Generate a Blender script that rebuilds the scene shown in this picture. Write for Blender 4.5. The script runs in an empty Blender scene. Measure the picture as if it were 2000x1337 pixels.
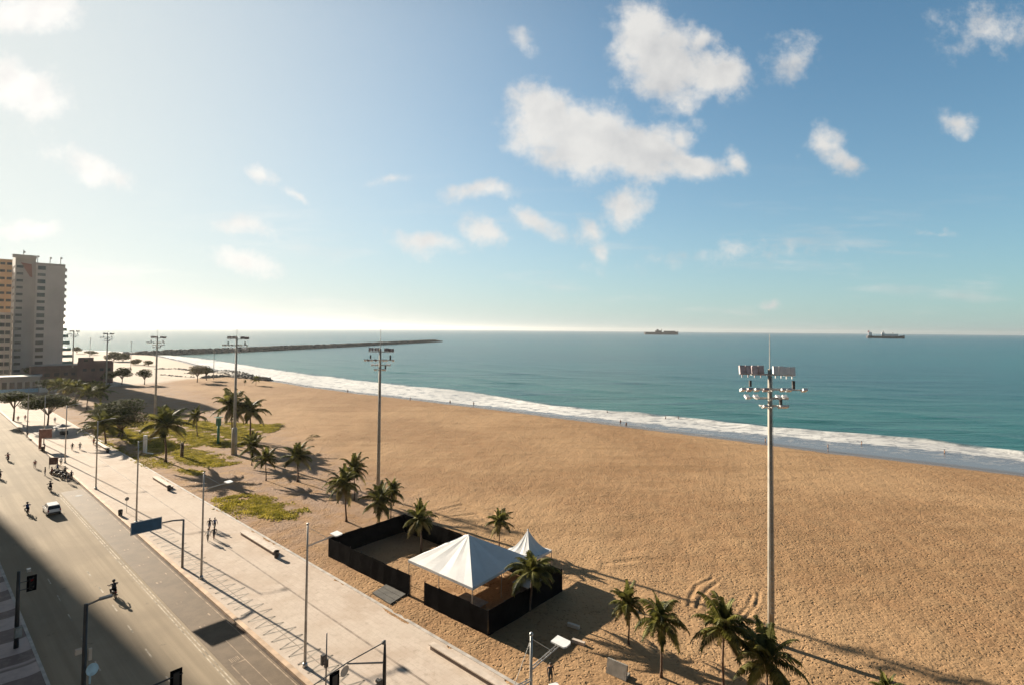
import bpy, bmesh, math, random
import numpy as np
from mathutils import Vector, Matrix, Euler
R = math.radians
rnd = random.Random(7)
SC = bpy.context.scene
COL = SC.collection

# ------------------------------------------------------------------ camera
CAMH, F, PX, PY, PITCH, ROLL = 30.0, 1070.0, 1000.0, 612.0, R(1.7), 0.0092
_f = Vector((0, math.cos(PITCH), math.sin(PITCH))); _u0 = Vector((0, -math.sin(PITCH), math.cos(PITCH))); _r0 = Vector((1, 0, 0))
_r = (_r0 * math.cos(ROLL) + _u0 * math.sin(ROLL)).normalized()
_u = (_u0 * math.cos(ROLL) - _r0 * math.sin(ROLL)).normalized()
cam_d = bpy.data.cameras.new('camera'); cam = bpy.data.objects.new('camera', cam_d); COL.objects.link(cam)
cam_d.sensor_width = 36.0; cam_d.lens = 36.0 * F / 2000.0
cam_d.shift_y = -(668.5 - PY) / 2000.0
cam_d.clip_start = 0.5; cam_d.clip_end = 90000
cam.matrix_world = Matrix(((_r.x, _u.x, -_f.x, 0), (_r.y, _u.y, -_f.y, 0), (_r.z, _u.z, -_f.z, CAMH), (0, 0, 0, 1)))
SC.camera = cam

# ------------------------------------------------------------------ light
SUN_AZ, SUN_EL = R(-53.0), R(18.8)          # azimuth measured from +Y towards +X
SUN_DIR = Vector((math.sin(SUN_AZ) * math.cos(SUN_EL), math.cos(SUN_AZ) * math.cos(SUN_EL), math.sin(SUN_EL)))
EXPO = 1.40
SKYS = 0.1
SC.view_settings.view_transform = 'Standard'; SC.view_settings.look = 'None'
SC.view_settings.exposure = EXPO; SC.view_settings.gamma = 1.0; SC.view_settings.use_curve_mapping = False
sd = bpy.data.lights.new('sun', 'SUN'); sd.energy = 5.0; sd.angle = R(0.53); sd.color = (1.0, 0.88, 0.71)
so = bpy.data.objects.new('sun', sd); COL.objects.link(so); so.location = (-60, 40, 80)
so.rotation_euler = SUN_DIR.to_track_quat('Z', 'Y').to_euler()

W = bpy.data.worlds.new('World'); SC.world = W; W.use_nodes = True
def build_world():
    nt = W.node_tree; N = nt.nodes; L = nt.links
    for n in list(N): N.remove(n)
    out = N.new('ShaderNodeOutputWorld'); bg = N.new('ShaderNodeBackground'); L.new(bg.outputs[0], out.inputs[0])
    bg.inputs[1].default_value = SKYS
    sky = N.new('ShaderNodeTexSky'); sky.sky_type = 'NISHITA'; sky.sun_disc = False
    sky.sun_elevation = SUN_EL; sky.sun_rotation = SUN_AZ
    sky.altitude = 30; sky.air_density = 1.0; sky.dust_density = 0.6; sky.ozone_density = 3.0
    tc = N.new('ShaderNodeTexCoord'); D = tc.outputs['Generated']
    def math_(op, a, b=None, c=None, clamp=False):
        n = N.new('ShaderNodeMath'); n.operation = op; n.use_clamp = clamp
        for i, x in enumerate((a, b, c)):
            if x is None: continue
            if isinstance(x, (int, float)): n.inputs[i].default_value = x
            else: L.new(x, n.inputs[i])
        return n.outputs[0]
    def vmath(op, a, b=None):
        n = N.new('ShaderNodeVectorMath'); n.operation = op
        for i, x in enumerate((a, b)):
            if x is None: continue
            if isinstance(x, (tuple, list)): n.inputs[i].default_value = x
            else: L.new(x, n.inputs[i])
        return n
    def mixc(f, a, b, blend='MIX'):
        n = N.new('ShaderNodeMix'); n.data_type = 'RGBA'; n.blend_type = blend
        for s, x in ((n.inputs[0], f), (n.inputs[6], a), (n.inputs[7], b)):
            if isinstance(x, (int, float)): s.default_value = x
            elif isinstance(x, tuple): s.default_value = (*x, 1)
            else: L.new(x, s)
        return n.outputs[2]
    sep = N.new('ShaderNodeSeparateXYZ'); L.new(D, sep.inputs[0])
    dx, dy, dz = sep.outputs
    g = 1.0 / (SKYS * 2 ** EXPO)
    # base: physical sky, tinted a touch
    base = mixc(1.0, sky.outputs[0], (0.33, 0.54, 0.55), 'MULTIPLY')
    # unseen sky overhead and behind the camera dimmed, to deepen the shade
    up = N.new('ShaderNodeMapRange'); up.interpolation_type = 'SMOOTHSTEP'; L.new(dz, up.inputs[0]); up.inputs[1].default_value = 0.46; up.inputs[2].default_value = 0.85; up.inputs[3].default_value = 1.0; up.inputs[4].default_value = 0.40
    bk = N.new('ShaderNodeMapRange'); bk.interpolation_type = 'SMOOTHSTEP'; L.new(dy, bk.inputs[0]); bk.inputs[1].default_value = 0.30; bk.inputs[2].default_value = -0.40; bk.inputs[3].default_value = 1.0; bk.inputs[4].default_value = 0.45
    deepen = math_('MULTIPLY', up.outputs[0], bk.outputs[0])
    # aerosol glow: humid air scatters forward round the sun and along the horizon
    cosang = vmath('DOT_PRODUCT', D, tuple(SUN_DIR)).outputs['Value']
    cc = math_('MAXIMUM', cosang, 0.0)
    zz = math_('MAXIMUM', dz, 0.0)
    hor = math_('POWER', 2.718, math_('MULTIPLY', zz, -4.6))
    g1 = math_('POWER', cc, 3.3)
    f1 = math_('MULTIPLY', g1, 0.94)
    f2 = math_('MULTIPLY', hor, math_('MULTIPLY_ADD', math_('POWER', math_('MULTIPLY_ADD', cosang, 0.5, 0.5), 1.5), 0.60, 0.42))
    f = math_('SUBTRACT', 1.0, math_('MULTIPLY', math_('SUBTRACT', 1.0, f1), math_('SUBTRACT', 1.0, f2)), clamp=True)
    hazecol = mixc(math_('POWER', math_('MULTIPLY_ADD', cosang, 0.5, 0.5), 1.45, clamp=True), (0.36 * g, 0.51 * g, 0.58 * g), (0.72 * g, 0.735 * g, 0.72 * g))
    col = mixc(f, base, hazecol)
    dcol = N.new('ShaderNodeCombineColor')
    for k in range(3): L.new(deepen, dcol.inputs[k])
    col = mixc(1.0, col, dcol.outputs[0], 'MULTIPLY')
    # clouds, laid out by direction
    inv = math_('DIVIDE', 1.0, math_('MAXIMUM', dy, 0.02))
    U = math_('MULTIPLY', dx, inv); V = math_('MULTIPLY', dz, inv)
    cmb = N.new('ShaderNodeCombineXYZ'); L.new(U, cmb.inputs[0]); L.new(V, cmb.inputs[1]); P = cmb.outputs[0]
    def nz(vec, scale, detail=6, rough=0.55, dist=0.0):
        n = N.new('ShaderNodeTexNoise'); n.inputs['Scale'].default_value = scale; n.inputs['Detail'].default_value = detail
        n.inputs['Roughness'].default_value = rough; n.inputs['Distortion'].default_value = dist; L.new(vec, n.inputs['Vector']); return n.outputs[0]
    wn = N.new('ShaderNodeTexNoise'); wn.inputs['Scale'].default_value = 9.0; wn.inputs['Detail'].default_value = 5; L.new(P, wn.inputs['Vector'])
    w1 = vmath('SUBTRACT', wn.outputs['Color'], (0.5, 0.5, 0.5)); w2 = vmath('SCALE', w1.outputs[0]); w2.inputs['Scale'].default_value = 0.085
    PW = vmath('ADD', P, w2.outputs[0]).outputs[0]
    CL = [(1055,235,92,88,0,1.25),(1135,262,150,92,8,1.4),(1250,290,140,72,12,1.35),(1350,322,95,42,10,1.2),(1435,318,26,34,0,.8),(1325,262,48,38,-30,.9),
          (1215,392,62,58,30,1.0),(1150,455,48,38,0,.85),(1165,495,30,26,0,.6),
          (1255,50,78,90,0,1.3),(1310,115,125,88,15,1.45),(1405,140,82,66,5,1.2),(1375,75,50,30,0,.8),(1540,105,75,42,-20,.52),
          (1610,285,44,40,25,.85),(1650,315,55,22,15,.9),(1865,238,58,32,0,.8),(1935,35,110,55,-15,.55),
          (935,376,76,22,4,.85),(945,452,62,38,15,.95),(1045,432,66,24,25,.8),(832,480,80,26,8,.85),
          (465,442,72,24,15,.75),(505,338,46,18,35,.7),(572,380,38,14,25,.7),(165,325,98,34,22,.9),(35,165,105,70,35,1.1),
          (20,15,130,42,0,1.1),(480,508,110,28,14,.7),(755,345,50,14,0,.5),(60,450,100,22,5,.6),(1830,453,70,10,-5,.4),(1500,605,20,10,0,.5),
          (1420,500,200,16,-5,.22),(1020,75,34,22,40,.4)]
    Fm = None
    for (x, y, rx, ry, rot, w) in CL:
        m = N.new('ShaderNodeMapping'); m.vector_type = 'TEXTURE'
        m.inputs['Location'].default_value = ((x - 1000) / F, (643.8 + (x - 1000) * .0092 - y) / F, 0)
        m.inputs['Rotation'].default_value = (0, 0, -R(rot)); m.inputs['Scale'].default_value = (rx / F, ry / F, 1)
        L.new(PW, m.inputs['Vector'])
        ln = vmath('LENGTH', m.outputs[0]).outputs['Value']
        v = math_('MULTIPLY_ADD', ln, -w, w)
        if Fm is None: Fm = v
        else:
            n = N.new('ShaderNodeMath'); n.operation = 'SMOOTH_MAX'; L.new(Fm, n.inputs[0]); L.new(v, n.inputs[1]); n.inputs[2].default_value = 0.18; Fm = n.outputs[0]
    n1 = nz(P, 14.0, 12, 0.66)
    Pl = vmath('ADD', P, (-0.020, 0.028, 0.0)).outputs[0]
    n2 = nz(Pl, 8.0, 5, 0.5); n3 = nz(P, 8.0, 5, 0.5)
    fld = math_('ADD', Fm, math_('MULTIPLY', math_('SUBTRACT', n1, 0.5), 2.05))
    mr = N.new('ShaderNodeMapRange'); mr.interpolation_type = 'SMOOTHSTEP'; L.new(fld, mr.inputs[0]); mr.inputs[1].default_value = -0.08; mr.inputs[2].default_value = 0.78
    dens = math_('MULTIPLY', mr.outputs[0], math_('GREATER_THAN', dy, 0.05))
    dens = math_('MULTIPLY', dens, 0.93)
    # thin high streaks low over the sea
    sm = N.new('ShaderNodeMapping'); sm.inputs['Scale'].default_value = (1.1, 7.0, 1); sm.inputs['Rotation'].default_value = (0, 0, R(4)); L.new(P, sm.inputs[0])
    sn_ = nz(sm.outputs[0], 2.6, 8, 0.62)
    smr = N.new('ShaderNodeMapRange'); smr.interpolation_type = 'SMOOTHSTEP'; L.new(sn_, smr.inputs[0]); smr.inputs[1].default_value = 0.50; smr.inputs[2].default_value = 0.74
    band = N.new('ShaderNodeMapRange'); band.interpolation_type = 'SMOOTHSTEP'; L.new(V, band.inputs[0]); band.inputs[1].default_value = 0.34; band.inputs[2].default_value = 0.10
    streak = math_('MULTIPLY', math_('MULTIPLY', smr.outputs[0], band.outputs[0]), math_('MULTIPLY', math_('GREATER_THAN', dy, 0.05), 0.42))
    dens = math_('SUBTRACT', 1.0, math_('MULTIPLY', math_('SUBTRACT', 1.0, dens), math_('SUBTRACT', 1.0, streak)))
    relief = math_('MULTIPLY_ADD', math_('SUBTRACT', n3, n2), 3.4, 0.76, clamp=True)
    thick = N.new('ShaderNodeMapRange'); L.new(fld, thick.inputs[0]); thick.inputs[1].default_value = 0.2; thick.inputs[2].default_value = 1.9
    sh = math_('SUBTRACT', relief, math_('MULTIPLY', thick.outputs[0], 0.20), clamp=True)
    dark = mixc(math_('POWER', cc, 2.0, clamp=True), (0.56 * g, 0.56 * g, 0.56 * g), (0.84 * g, 0.83 * g, 0.81 * g))
    lite = mixc(math_('POWER', cc, 3.0, clamp=True), (0.82 * g, 0.80 * g, 0.76 * g), (1.02 * g, 1.0 * g, 0.97 * g))
    ccol = mixc(sh, dark, lite)
    col = mixc(dens, col, ccol)
    L.new(col, bg.inputs[0])
build_world()

# ------------------------------------------------------------------ photo-plane geometry helpers (turn a pixel of the photograph into a point of the place)
def ray(px, py):
    return (_f + _r * ((px - PX) / F) - _u * ((py - PY) / F))
def G(px, py, z=0.0):
    d = ray(px, py); t = (z - CAMH) / d.z
    return Vector((d.x * t, d.y * t, z))
def proj(p):
    q = Vector(p) - Vector((0, 0, CAMH)); c = q.dot(_f)
    return (PX + F * q.dot(_r) / c, PY - F * q.dot(_u) / c)
def zat(P, py):
    lo, hi = -5.0, 140.0
    for _ in range(50):
        m = (lo + hi) / 2
        if proj((P[0], P[1], m))[1] > py: lo = m
        else: hi = m
    return lo
# promenade frame: s runs along the avenue away from the camera, n across it towards the sea
TH = math.atan2(1190.0, F)
UV = Vector((-math.sin(TH), math.cos(TH), 0)); NV = Vector((math.cos(TH), math.sin(TH), 0))
ROT = math.atan2(UV.y, UV.x)           # object +X along the avenue
def S(s, n, z=0.0): return UV * s + NV * n + Vector((0, 0, z))
def sn(p): p = Vector((p[0], p[1], 0)); return p.dot(UV), p.dot(NV)

# ------------------------------------------------------------------ materials
MATS = {}
def mat(name, col, rough=0.7, var=0.15, scale=3.0, bump=0.0, bscale=None, metal=0.0, spec=0.5, transl=0.0, col2=None):
    if name in MATS: return MATS[name]
    m = bpy.data.materials.new(name); m.use_nodes = True; nt = m.node_tree; N = nt.nodes; L = nt.links
    b = N['Principled BSDF']; b.inputs['Roughness'].default_value = rough; b.inputs['Metallic'].default_value = metal
    b.inputs['Specular IOR Level'].default_value = spec
    tc = N.new('ShaderNodeTexCoord'); no = N.new('ShaderNodeTexNoise'); no.inputs['Scale'].default_value = scale; no.inputs['Detail'].default_value = 5
    L.new(tc.outputs['Object'], no.inputs['Vector'])
    mx = N.new('ShaderNodeMix'); mx.data_type = 'RGBA'
    lo = tuple(c * (1 - var) for c in col); hi = tuple(min(1, c * (1 + var)) for c in (col2 or col))
    mx.inputs[6].default_value = (*lo, 1); mx.inputs[7].default_value = (*hi, 1)
    cr = N.new('ShaderNodeMapRange'); cr.inputs[1].default_value = 0.35; cr.inputs[2].default_value = 0.65
    L.new(no.outputs[0], cr.inputs[0]); L.new(cr.outputs[0], mx.inputs[0]); L.new(mx.outputs[2], b.inputs['Base Color'])
    if bump:
        bn = N.new('ShaderNodeTexNoise'); bn.inputs['Scale'].default_value = bscale or scale * 4; bn.inputs['Detail'].default_value = 4
        L.new(tc.outputs['Object'], bn.inputs['Vector'])
        bp = N.new('ShaderNodeBump'); bp.inputs['Strength'].default_value = bump; bp.inputs['Distance'].default_value = 0.05
        L.new(bn.outputs[0], bp.inputs['Height']); L.new(bp.outputs[0], b.inputs['Normal'])
    if transl:
        tr = N.new('ShaderNodeBsdfTranslucent'); L.new(mx.outputs[2], tr.inputs[0]); ms = N.new('ShaderNodeMixShader'); ms.inputs[0].default_value = transl
        L.new(b.outputs[0], ms.inputs[1]); L.new(tr.outputs[0], ms.inputs[2]); L.new(ms.outputs[0], N['Material Output'].inputs[0])
    MATS[name] = m; return m

class NT:
    """small node-writing helper for the big surfaces"""
    def __init__(s, name):
        s.m = bpy.data.materials.new(name); s.m.use_nodes = True; s.nt = s.m.node_tree; s.N = s.nt.nodes; s.L = s.nt.links
        s.b = s.N['Principled BSDF']; s.tc = s.N.new('ShaderNodeTexCoord'); s.obj = s.tc.outputs['Object']; MATS[name] = s.m
    def put(s, sock, x):
        if isinstance(x, (int, float)): sock.default_value = x
        elif isinstance(x, (tuple, list)): sock.default_value = (*x, 1) if (len(x) == 3 and sock.type == 'RGBA') else x
        else: s.L.new(x, sock)
    def math(s, op, a, b=None, c=None, clamp=False):
        n = s.N.new('ShaderNodeMath'); n.operation = op; n.use_clamp = clamp
        for i, x in enumerate((a, b, c)):
            if x is not None: s.put(n.inputs[i], x)
        return n.outputs[0]
    def mix(s, f, a, b, blend='MIX'):
        n = s.N.new('ShaderNodeMix'); n.data_type = 'RGBA'; n.blend_type = blend
        s.put(n.inputs[0], f); s.put(n.inputs[6], a); s.put(n.inputs[7], b); return n.outputs[2]
    def step(s, x, a, b, smooth=True):
        n = s.N.new('ShaderNodeMapRange'); n.interpolation_type = 'SMOOTHSTEP' if smooth else 'LINEAR'
        s.put(n.inputs[0], x); n.inputs[1].default_value = a; n.inputs[2].default_value = b; return n.outputs[0]
    def map(s, scale=(1, 1, 1), rot=0.0, vec=None):
        n = s.N.new('ShaderNodeMapping'); n.inputs['Scale'].default_value = scale; n.inputs['Rotation'].default_value = (0, 0, rot)
        s.L.new(vec or s.obj, n.inputs[0]); return n.outputs[0]
    def noise(s, scale, detail=5, rough=0.55, vec=None, dist=0.0):
        n = s.N.new('ShaderNodeTexNoise'); n.inputs['Scale'].default_value = scale; n.inputs['Detail'].default_value = detail
        n.inputs['Roughness'].default_value = rough; n.inputs['Distortion'].default_value = dist; s.L.new(vec or s.obj, n.inputs['Vector']); return n.outputs[0]
    def attr(s, name):
        n = s.N.new('ShaderNodeAttribute'); n.attribute_name = name; return n.outputs['Fac']
    def bump(s, h, strength, dist, normal=None):
        n = s.N.new('ShaderNodeBump'); n.inputs['Strength'].default_value = strength; n.inputs['Distance'].default_value = dist
        s.put(n.inputs['Height'], h)
        if normal is not None: s.L.new(normal, n.inputs['Normal'])
        return n.outputs[0]

def m_sand():
    t = NT('sand'); d = t.attr('shore')
    big = t.noise(0.02, 4); mid = t.noise(0.35, 5); fine = t.noise(4.2, 5, 0.6); foot = t.noise(2.0, 3, 0.55)
    vo = t.N.new('ShaderNodeTexVoronoi'); vo.inputs['Scale'].default_value = 2.1; wv = t.N.new('ShaderNodeVectorMath'); wv.operation = 'ADD'; t.L.new(t.obj, wv.inputs[0]); nn = t.N.new('ShaderNodeTexNoise'); nn.inputs['Scale'].default_value = 1.5; t.L.new(t.obj, nn.inputs['Vector']); t.L.new(nn.outputs['Color'], wv.inputs[1]); t.L.new(wv.outputs[0], vo.inputs['Vector'])
    area = t.step(t.noise(0.06, 4, .6), .36, .58); pit = t.math('MULTIPLY', t.step(vo.outputs['Distance'], .42, .12), t.math('MULTIPLY_ADD', area, .6, .4))
    c = t.mix(t.step(big, .42, .58), (0.300, 0.176, 0.090), (0.385, 0.240, 0.128))
    c = t.mix(t.math('MULTIPLY', t.step(mid, .35, .7), 0.35), c, (0.37, 0.248, 0.135))
    c = t.mix(t.math('MULTIPLY', t.step(t.noise(0.16, 5, .6, vec=t.map((.16, 1, 1), R(-14))), .50, .64), .30), c, (0.22, 0.130, 0.062))
    spk = t.math('MAXIMUM', t.math('MULTIPLY', t.step(foot, 0.42, 0.30), .6), pit)
    c = t.mix(t.math('MULTIPLY', spk, 0.42), c, (0.125, 0.070, 0.034))
    fs = t.step(fine, .56, .70)
    c = t.mix(t.math('MULTIPLY', fs, 0.35), c, (0.43, 0.30, 0.165))
    # disturbed pinkish soil in the planted strip beside the promenade
    soil = t.attr('soil')
    c = t.mix(t.math('MULTIPLY', soil, t.step(t.noise(0.25, 5, .65), .36, .60)), c, (0.31, 0.212, 0.15))
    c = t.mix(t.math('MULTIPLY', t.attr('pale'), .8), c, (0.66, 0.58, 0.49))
    # wet band along the waterline
    wet = t.step(t.math('ADD', d, t.math('MULTIPLY', t.math('SUBTRACT', mid, .5), 3.0)), -4.2, -1.6)
    c = t.mix(t.math('MULTIPLY', wet, 0.9), c, (0.15, 0.095, 0.06))
    t.put(t.b.inputs['Base Color'], c)
    t.put(t.b.inputs['Roughness'], t.math('MULTIPLY_ADD', wet, -0.62, 0.92))
    t.put(t.b.inputs['Specular IOR Level'], t.math('MULTIPLY_ADD', wet, 0.4, 0.1))
    h = t.math('ADD', t.math('MULTIPLY', foot, .7), t.math('MULTIPLY', fine, 0.45)); h = t.math('SUBTRACT', h, t.math('MULTIPLY', pit, .75))
    h = t.math('ADD', h, t.math('MULTIPLY', mid, 1.2))
    h = t.math('MULTIPLY', h, t.math('SUBTRACT', 1.0, wet))
    t.L.new(t.bump(h, 1.0, 0.14), t.b.inputs['Normal'])
    return t.m
def m_asphalt():
    t = NT('asphalt'); mp = t.map((0.02, 1.0, 1.0), 0, vec=t.map((1, 1, 1), -ROT))
    c = t.mix(t.step(t.noise(0.9, 4, vec=mp), .36, .64), (0.27, 0.212, 0.145), (0.36, 0.285, 0.20))
    c = t.mix(t.math('MULTIPLY', t.step(t.noise(0.09, 5), .40, .62), .55), c, (0.22, 0.172, 0.12))
    c = t.mix(t.math('MULTIPLY', t.step(t.noise(12, 3), .4, .7), .35), c, (0.32, 0.27, 0.20))
    c = t.mix(t.math('MULTIPLY', t.step(t.noise(0.6, 6, .7), .62, .70), .55), c, (0.15, 0.12, 0.088))
    t.put(t.b.inputs['Base Color'], c); t.b.inputs['Roughness'].default_value = 0.9; t.b.inputs['Specular IOR Level'].default_value = 0.15
    t.L.new(t.bump(t.noise(30, 3), .35, 0.01), t.b.inputs['Normal']); return t.m
def m_cycle():
    t = NT('cycle_lane'); c = t.mix(t.step(t.noise(0.5, 6, .65), .38, .62), (0.120, 0.083, 0.050), (0.165, 0.116, 0.072))
    c = t.mix(t.math('MULTIPLY', t.step(t.noise(9, 3), .45, .7), .4), c, (0.19, 0.14, 0.092))
    t.put(t.b.inputs['Base Color'], c); t.b.inputs['Roughness'].default_value = 0.75; t.b.inputs['Specular IOR Level'].default_value = 0.25
    return t.m
def m_paving():
    t = NT('paving'); v = t.map((1, 1, 1), -ROT)
    br = t.N.new('ShaderNodeTexBrick'); br.inputs['Scale'].default_value = 1.0; br.inputs['Brick Width'].default_value = 1.2; br.inputs['Row Height'].default_value = 0.6
    br.inputs['Mortar Size'].default_value = 0.018; br.inputs['Color1'].default_value = (0.54, 0.445, 0.37, 1); br.inputs['Color2'].default_value = (0.59, 0.495, 0.415, 1)
    br.inputs['Mortar'].default_value = (0.47, 0.39, 0.31, 1); t.L.new(v, br.inputs['Vector'])
    c = t.mix(t.math('MULTIPLY', t.step(t.noise(0.22, 6, .65), .42, .66), .55), br.outputs[0], (0.43, 0.33, 0.25))
    c = t.mix(t.math('MULTIPLY', t.step(t.noise(1.3, 6, .7), .54, .70), .6), c, (0.36, 0.29, 0.225))
    c = t.mix(t.math('MULTIPLY', t.step(t.noise(0.07, 4), .45, .62), .4), c, (0.58, 0.50, 0.42))
    c = t.mix(t.math('MULTIPLY', t.step(t.noise(3.2, 5, .7), .50, .66), .38), c, (0.40, 0.33, 0.26))
    t.put(t.b.inputs['Base Color'], c); t.b.inputs['Roughness'].default_value = 0.9; t.b.inputs['Specular IOR Level'].default_value = 0.12
    t.L.new(t.bump(t.noise(4, 4), .3, 0.02), t.b.inputs['Normal']); return t.m
def m_sidewalk():
    t = NT('sidewalk_mosaic'); v = t.map((1, 1, 1), -ROT)
    sp = t.N.new('ShaderNodeSeparateXYZ'); t.L.new(v, sp.inputs[0])
    w = t.math('ADD', sp.outputs[0], t.math('MULTIPLY', sp.outputs[1], 0.28))
    w = t.math('ADD', w, t.math('MULTIPLY', t.math('SINE', t.math('MULTIPLY', sp.outputs[1], 1.3)), 0.35))
    s1 = t.math('SINE', t.math('MULTIPLY', w, 1.15)); s1 = t.math('ADD', s1, t.math('MULTIPLY', t.math('SINE', t.math('MULTIPLY', w, 2.9)), 0.5))
    f = t.step(s1, -0.08, 0.08)
    c = t.mix(f, (0.13, 0.085, 0.075), (0.42, 0.33, 0.30))
    c = t.mix(t.math('MULTIPLY', t.step(t.noise(1.2, 6, .7), .45, .65), .4), c, (0.24, 0.19, 0.17))
    t.put(t.b.inputs['Base Color'], c); t.b.inputs['Roughness'].default_value = 0.7; return t.m
def m_water():
    t = NT('sea_water'); dS = t.attr('shore'); dI = t.attr('foam_in'); dO = t.attr('foam_out'); amt = t.attr('foam_amt')
    crest = t.map((0.22, 1.0, 1.0), R(-9))
    swell = t.noise(0.055, 3, .5, vec=crest); chop = t.noise(0.32, 5, .6, vec=crest); small = t.noise(1.6, 4, .6, vec=t.map((0.45, 1, 1), R(-9)))
    patch = t.noise(0.006, 4, .55, vec=t.map((0.35, 1, 1), R(-4)))
    deep = t.mix(t.step(patch, .42, .60), (0.0008, 0.060, 0.062), (0.0015, 0.082, 0.078))
    shal = t.mix(t.step(swell, .4, .6), (0.010, 0.088, 0.074), (0.018, 0.118, 0.094))
    c = t.mix(t.step(dO, 10, 230), shal, deep)
    dk = t.step(swell, .54, .66); c = t.mix(t.math('MULTIPLY', dk, .60), c, (0.002, 0.038, 0.055))
    far = t.step(dO, 300, 4500); c = t.mix(far, c, (0.0008, 0.052, 0.062))
    # thin sheet of water running back over wet sand
    c = t.mix(t.step(dO, 2, -4), c, (0.155, 0.155, 0.165))
    c = t.mix(t.step(dS, 3.5, 0.2), c, (0.13, 0.09, 0.062))
    face = t.math('MULTIPLY', t.math('MULTIPLY', t.step(dO, -1.0, .6), t.step(dO, 5.0, 2.0)), t.step(t.noise(0.05, 3), .42, .52)); c = t.mix(t.math('MULTIPLY', face, .75), c, (0.016, 0.034, 0.024))  # shaded front of the breaker, painted as a dark line
    # foam
    n = t.noise(0.42, 8, .74, vec=t.map((0.6, 1, 1), R(-9)), dist=.6); n2 = t.noise(0.10, 4, .6)
    eo = t.math('SUBTRACT', t.math('MULTIPLY', t.math('SUBTRACT', n2, .5), 15), dO)       # >0 inside
    ei = t.math('ADD', dI, t.math('MULTIPLY', t.math('SUBTRACT', n, .5), 9))
    inside = t.math('MULTIPLY', t.step(eo, -0.5, 3.5), t.step(ei, 0.0, 2.5))
    lead = t.step(dO, -15, -1)                                       # thick near the breaker
    holes = t.step(n, t_ := 0.36, 0.52)
    dens = t.math('MULTIPLY', inside, t.math('MAXIMUM', holes, t.math('MULTIPLY', lead, 0.75)))
    dens = t.math('MULTIPLY', dens, amt)
    lace = t.math('MULTIPLY', t.math('MULTIPLY', t.step(n, .50, .58), t.step(ei, -14, 0)), 0.30)
    # thin lines of old foam outside the breaker
    dens = t.math('MAXIMUM', dens, t.math('MULTIPLY', lace, t.step(dO, 0, -3)))
    c = t.mix(t.math('MULTIPLY', dens, .93), c, (0.74, 0.73, 0.70))
    t.put(t.b.inputs['Base Color'], c)
    t.put(t.b.inputs['Roughness'], t.math('MULTIPLY_ADD', dens, 0.6, 0.24)); t.b.inputs['IOR'].default_value = 1.33
    t.put(t.b.inputs['Specular IOR Level'], 0.42)
    h = t.math('ADD', t.math('MULTIPLY', chop, 1.0), t.math('MULTIPLY', small, .28)); h = t.math('ADD', h, t.math('MULTIPLY', swell, 3.0))
    h = t.math('ADD', h, t.math('MULTIPLY', dens, t.math('MULTIPLY', n, 1.2)))
    h = t.math('MULTIPLY', h, t.step(dO, -22, 20))
    t.L.new(t.bump(h, 0.7, 0.85), t.b.inputs['Normal']); return t.m

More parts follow.
